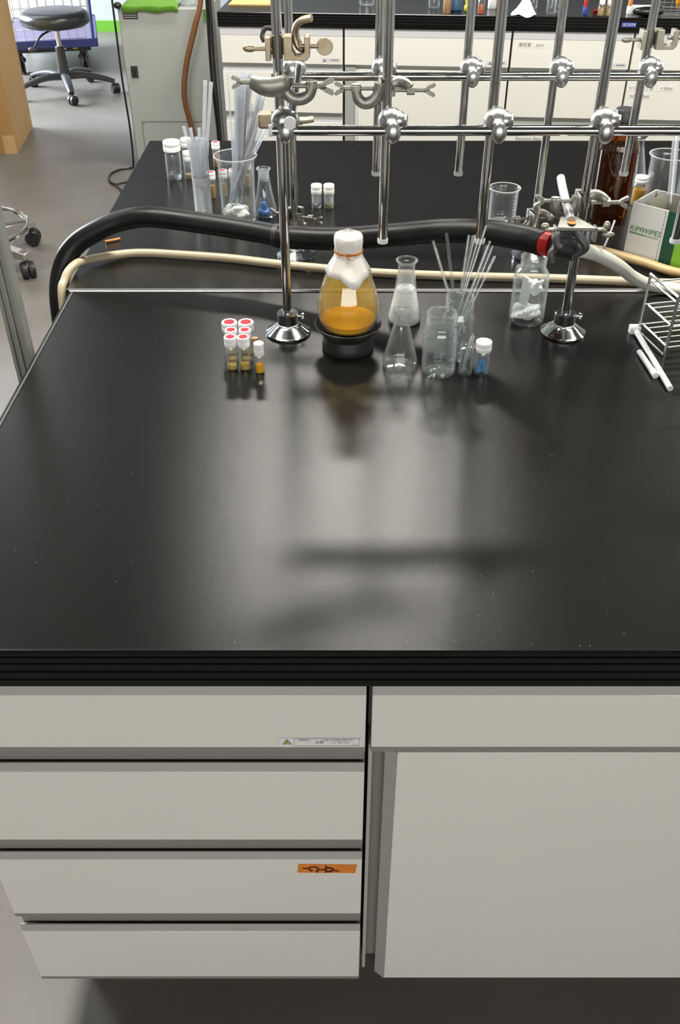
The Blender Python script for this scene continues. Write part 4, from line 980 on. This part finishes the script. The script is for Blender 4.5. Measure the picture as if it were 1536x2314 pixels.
G().ball((.006, -.012, .712), (.018, .018, .014), 14, 8).build('corner_knob', 'castor_black', t)
t2 = thing('green_cloth', 'bright green cloth spread over the grey machine', 'cloth', (-.996, 4.60, MH))
g = G(); nx, ny = 16, 8
vs, fs = [], []
for j in range(ny + 1):
    for i in range(nx + 1):
        x = .022 + .25 * i / nx; y = -.006 + .30 * j / ny; z = .004 + .004 * abs(math.sin(3 * x * 9 + j))
        if j == 1: y = -.009
        if j == 0: z = -.014 - .004 * math.sin(i * .8); y = -.009
        vs.append((x, y, z))
for j in range(ny):
    for i in range(nx): a = j * (nx + 1) + i; fs.append((a, a + 1, a + nx + 2, a + nx + 1))
o = g.add(vs, fs).build('sheet', 'green_cloth', t2); s_ = o.modifiers.new('thick', 'SOLIDIFY'); s_.thickness = .003; s_.offset = 1
crumple('plastic_bag', 'glass_plastic', None, (0, 0, .028), .05, 41, (.9, .7, .5), .25).location = (-.68, 4.66, MH)
tag(bpy.data.objects['plastic_bag'], 'crumpled clear plastic bag on the grey machine', 'bag')
o = G().box(0, .030, -.002, 0, 0, .050).build('green_tape', 'green_tape'); o.location = (-.612, 4.600, .645); tag(o, 'short strip of green tape on the grey machine edge', 'tape')
tag(G().tube([(-.60, 4.55, .90), (-.609, 4.52, .747), (-.642, 4.51, .643), (-.698, 4.51, .482), (-.720, 4.51, .350), (-.704, 4.52, .224), (-.69, 4.52, .10), (-.66, 4.44, .0135), (-.50, 4.32, .0135)], .0130, 12).build('brown_hose', 'hose_brown'), 'brown rubber hose hanging before the grey machine', 'hose')
tag(G().tube([(-1.00, 4.54, .80), (-.999, 4.53, .643), (-1.001, 4.53, .422), (-1.001, 4.555, .2), (-1.012, 4.575, .03), (-1.03, 4.58, .0055), (-1.075, 4.56, .0055), (-1.110, 4.49, .0055), (-1.100, 4.40, .0055), (-1.062, 4.345, .0055), (-1.02, 4.37, .0055), (-.95, 4.43, .0055)], .0048, 8).build('power_cable', 'cable_black'), 'black cable hanging by the grey machine and looping on the floor', 'cable')
tag(G().tube([(-1.085, 4.36, .0105), (-1.04, 4.30, .0105), (-1.0, 4.22, .0105), (-.93, 4.10, .0105)], .0042, 8).build('power_cable', 'cable_black'), 'short black cable end running under the bench', 'cable')
t = thing('cable_bundle', 'dark bundle of cables between grey machine and far bench', 'cables', (-.520, 4.05, 0))
for i in range(3): G().tube([(-.004 + .012 * i, .012 * (i % 2), .0), (.0 + .010 * i, .01, .3), (-.008 + .013 * i, .012, .55), (-.002 + .010 * i, .02, .95)], .006, 8).build('cable', ['cable_black', 'stool_plastic', 'machine_line'][i], t)

# cardboard box and the white board before it
t = thing('cardboard_box', 'tall brown cardboard box at the left edge of the aisle', 'box', (-1.657, 4.832, 0), math.radians(6.0))
g = G(); g.m = 1; g.box(-1.00, 0, 0, .004, 0, 1.15); g.m = 0; g.box(-.004, 0, .004, .486, 0, 1.15); g.box(-1.00, -.996, .004, .486, 0, 1.15); g.box(-.996, -.004, .482, .486, 0, 1.15); g.box(-.996, -.004, .004, .482, 1.146, 1.15)  # unseen width stretched to keep left window light off the floor
g.build('walls', ['cardboard', 'cardboard_dark'], t)
G().box(-.06, .0006, -.0006, 0, .0, .09).build('packing_tape', 'cardboard', t)
t = thing('white_board', 'white board leaning before the cardboard box', 'board', (-1.70, 4.775, 0), math.radians(6))
G().box(-.40, -.035, -.02, .02, .035, .90).build('panel', 'panel_white', t, bevel=.004)
G().box(-.38, -.05, -.015, .015, 0, .0345).build('foot', 'castor_black', t)

# castor used by stools and cart
def castor(parent, x, y, r, wd, a, name='castor'):
    M = Matrix.Translation((x, y, r)) @ Matrix.Rotation(a, 4, 'Z') @ Matrix.Rotation(PI / 2, 4, 'Y')
    g = G(); p = lambda s: [(0, s), (r * .85, s), (r, s + .18 * wd), (r, s + .42 * wd), (r * .85, s + .46 * wd), (0, s + .46 * wd)]
    g.lathe(p(-wd / 2), M=M, seg=20); g.lathe(p(wd * .04), M=M, seg=20)
    c = g.build(name, 'castor_black', parent, ang=40)
    g = G(); g.lathe([(0, 0), (r * .55, 0), (r * .60, r * .3), (r * .35, r * .55), (r * .28, r * .9), (0, r * .9)], (x, y, r * 1.25), 14); g.build('castor_fork', 'stool_plastic', c)
    return c
# black round stool
t = thing('round_stool', 'black round swivel stool on a five-arm castor base', 'stool', (-1.690, 6.06, 0))
lathe_obj('seat', [(0, .372), (.150, .372), (.175, .378), (.198, .392), (.205, .410), (.203, .430), (.192, .447), (.172, .456), (.150, .459), (0, .4615)], 'stool_black', t, 48)
lathe_obj('seat_plate', [(0, .350), (.030, .350), (.070, .366), (.090, .3725), (0, .3725)], 'stool_plastic', t, 24)
G().tube([(-.03, -.02, .355), (-.075, -.09, .335), (-.11, -.14, .285)], .006, 8).build('lever', 'stool_plastic', t); G().ball((-.12, -.15, .275), (.026, .012, .014), 12, 8).build('lever_grip', 'stool_plastic', t)
lathe_obj('gas_lift', [(0, .22), (.014, .22), (.014, .352), (0, .352)], 'chrome', t, 20)
lathe_obj('column', [(0, .085), (.034, .085), (.033, .13), (.026, .262), (.022, .266), (0, .266)], 'stool_plastic', t, 24)
for k in range(5):
    a = math.radians(-70 + 72 * k); ca, sa = math.cos(a), math.sin(a); R_ = .30
    G().tube([(.018 * ca, .018 * sa, .100), (.12 * ca, .12 * sa, .104), (.23 * ca, .23 * sa, .086), (R_ * ca, R_ * sa, .066)], lambda u: .030 - .012 * u, 10, flat=(.75, 1)).build('base_arm', 'stool_plastic', t)
    castor(t, R_ * ca, R_ * sa, .027, .046, a + .6)
# chrome stool at the left edge: base star, ring and castors
t = thing('chrome_stool', 'chrome stool base with foot ring and black castors at left edge', 'stool', (-1.440, 3.400, 0))
for k in range(5):
    a = math.radians(-24 + 72 * k); ca, sa = math.cos(a), math.sin(a)
    g = G(); M = Matrix.Rotation(a, 4, 'Z'); g.add([(.03, -.022, .075), (.30, -.020, .075), (.30, .020, .075), (.03, .022, .075), (.03, -.022, .125), (.30, -.020, .100), (.30, .020, .100), (.03, .022, .125)],
        [(0, 3, 2, 1), (4, 5, 6, 7), (0, 1, 5, 4), (1, 2, 6, 5), (2, 3, 7, 6), (3, 0, 4, 7)], M)
    g.build('base_arm', 'wire_steel', t, bevel=.003)
    castor(t, .285 * ca, .285 * sa, .032, .050, a + .9)
lathe_obj('column', [(0, .07), (.032, .07), (.030, .13), (.016, .14), (.016, .40), (0, .40)], 'chrome', t, 20)
g = G(); g.tube([(.245 * math.cos(a), .245 * math.sin(a), .142) for a in [2 * PI * i / 36 for i in range(37)]], .010, 10, 1); g.build('foot_ring', 'chrome', t)
for k in range(3):
    a = math.radians(20 + 120 * k); G().tube([(.014 * math.cos(a), .014 * math.sin(a), .142), (.236 * math.cos(a), .236 * math.sin(a), .142)], .006, 8, smooth=False).build('spoke', 'chrome', t)
lathe_obj('seat', [(0, .40), (.14, .40), (.165, .41), (.168, .43), (.155, .45), (0, .455)], 'stool_black', t, 32)
# blue platform cart with mesh sides
t = thing('platform_cart', 'blue platform cart with wire mesh sides behind the stool', 'cart', (-2.148, 6.50, 0), math.radians(13))
G().box(0, .56, 0, .85, .165, .200).build('deck', 'cart_deck', t)
g = G(); g.box(-.012, .572, -.012, -.0005, .155, .205); g.box(-.012, .572, .8505, .862, .155, .205); g.box(-.012, -.0005, -.0005, .8505, .155, .205); g.box(.5605, .572, -.0005, .8505, .155, .205)
g.build('edge_bumper', 'cart_blue', t, bevel=.004)
G().box(.04, .52, .02, .80, .130, .1645).build('under_frame', 'castor_black', t)
g = G(); g.m = 0; g.box(.335, .365, .018, .0195, .142, .152); g.m = 1; g.box(.405, .435, .018, .0195, .142, .153); g.build('reflectors', ['cap_frosted', 'bulb_yellow'], t)
for x in (.06, .46):
    for y in (.06, .74): castor(t, x, y, .058, .036, .15)
def mesh_panel(p0, p1, z0, z1, nx, nz):
    g = G(); p0, p1 = Vector(p0), Vector(p1)
    for i in range(nx + 1):
        q = p0.lerp(p1, i / nx); g.tube([(q.x, q.y, z0), (q.x, q.y, z1)], .0028, 5, smooth=False)
    for k in range(nz + 1):
        z = z0 + (z1 - z0) * k / nz; g.tube([(p0.x, p0.y, z), (p1.x, p1.y, z)], .0028, 5, smooth=False)
    o = g.build('mesh_panel', 'wire_steel', t); o['kind'] = 'stuff'
mesh_panel((.01, .02, 0), (.50, .02, 0), .205, .80, 9, 10)
mesh_panel((.535, .02, 0), (.535, .83, 0), .205, .80, 14, 10)
mesh_panel((.01, .83, 0), (.535, .83, 0), .205, .80, 9, 10)
g = G(); g.tube([(.545, -.004, .20), (.56, -.004, .60), (.56, -.004, .85)], .009, 8); g.build('corner_post', 'cart_blue', t)
# slotted steel post of the rack at the left bench end
t = thing('steel_post', 'grey slotted steel post standing beside the bench corner', 'post', (-.5115, 1.320, 0))
G().box(-.0135, .0135, -.0110, .014, 0, 1.9).build('core', 'post_grey', t)
for x0, x1 in ((-.0135, -.0075), (-.0030, .0030), (.0075, .0135)):
    G().box(x0, x1, -.015, -.0110, 0, 1.9).build('rib', 'post_grey', t, bevel=.0012)
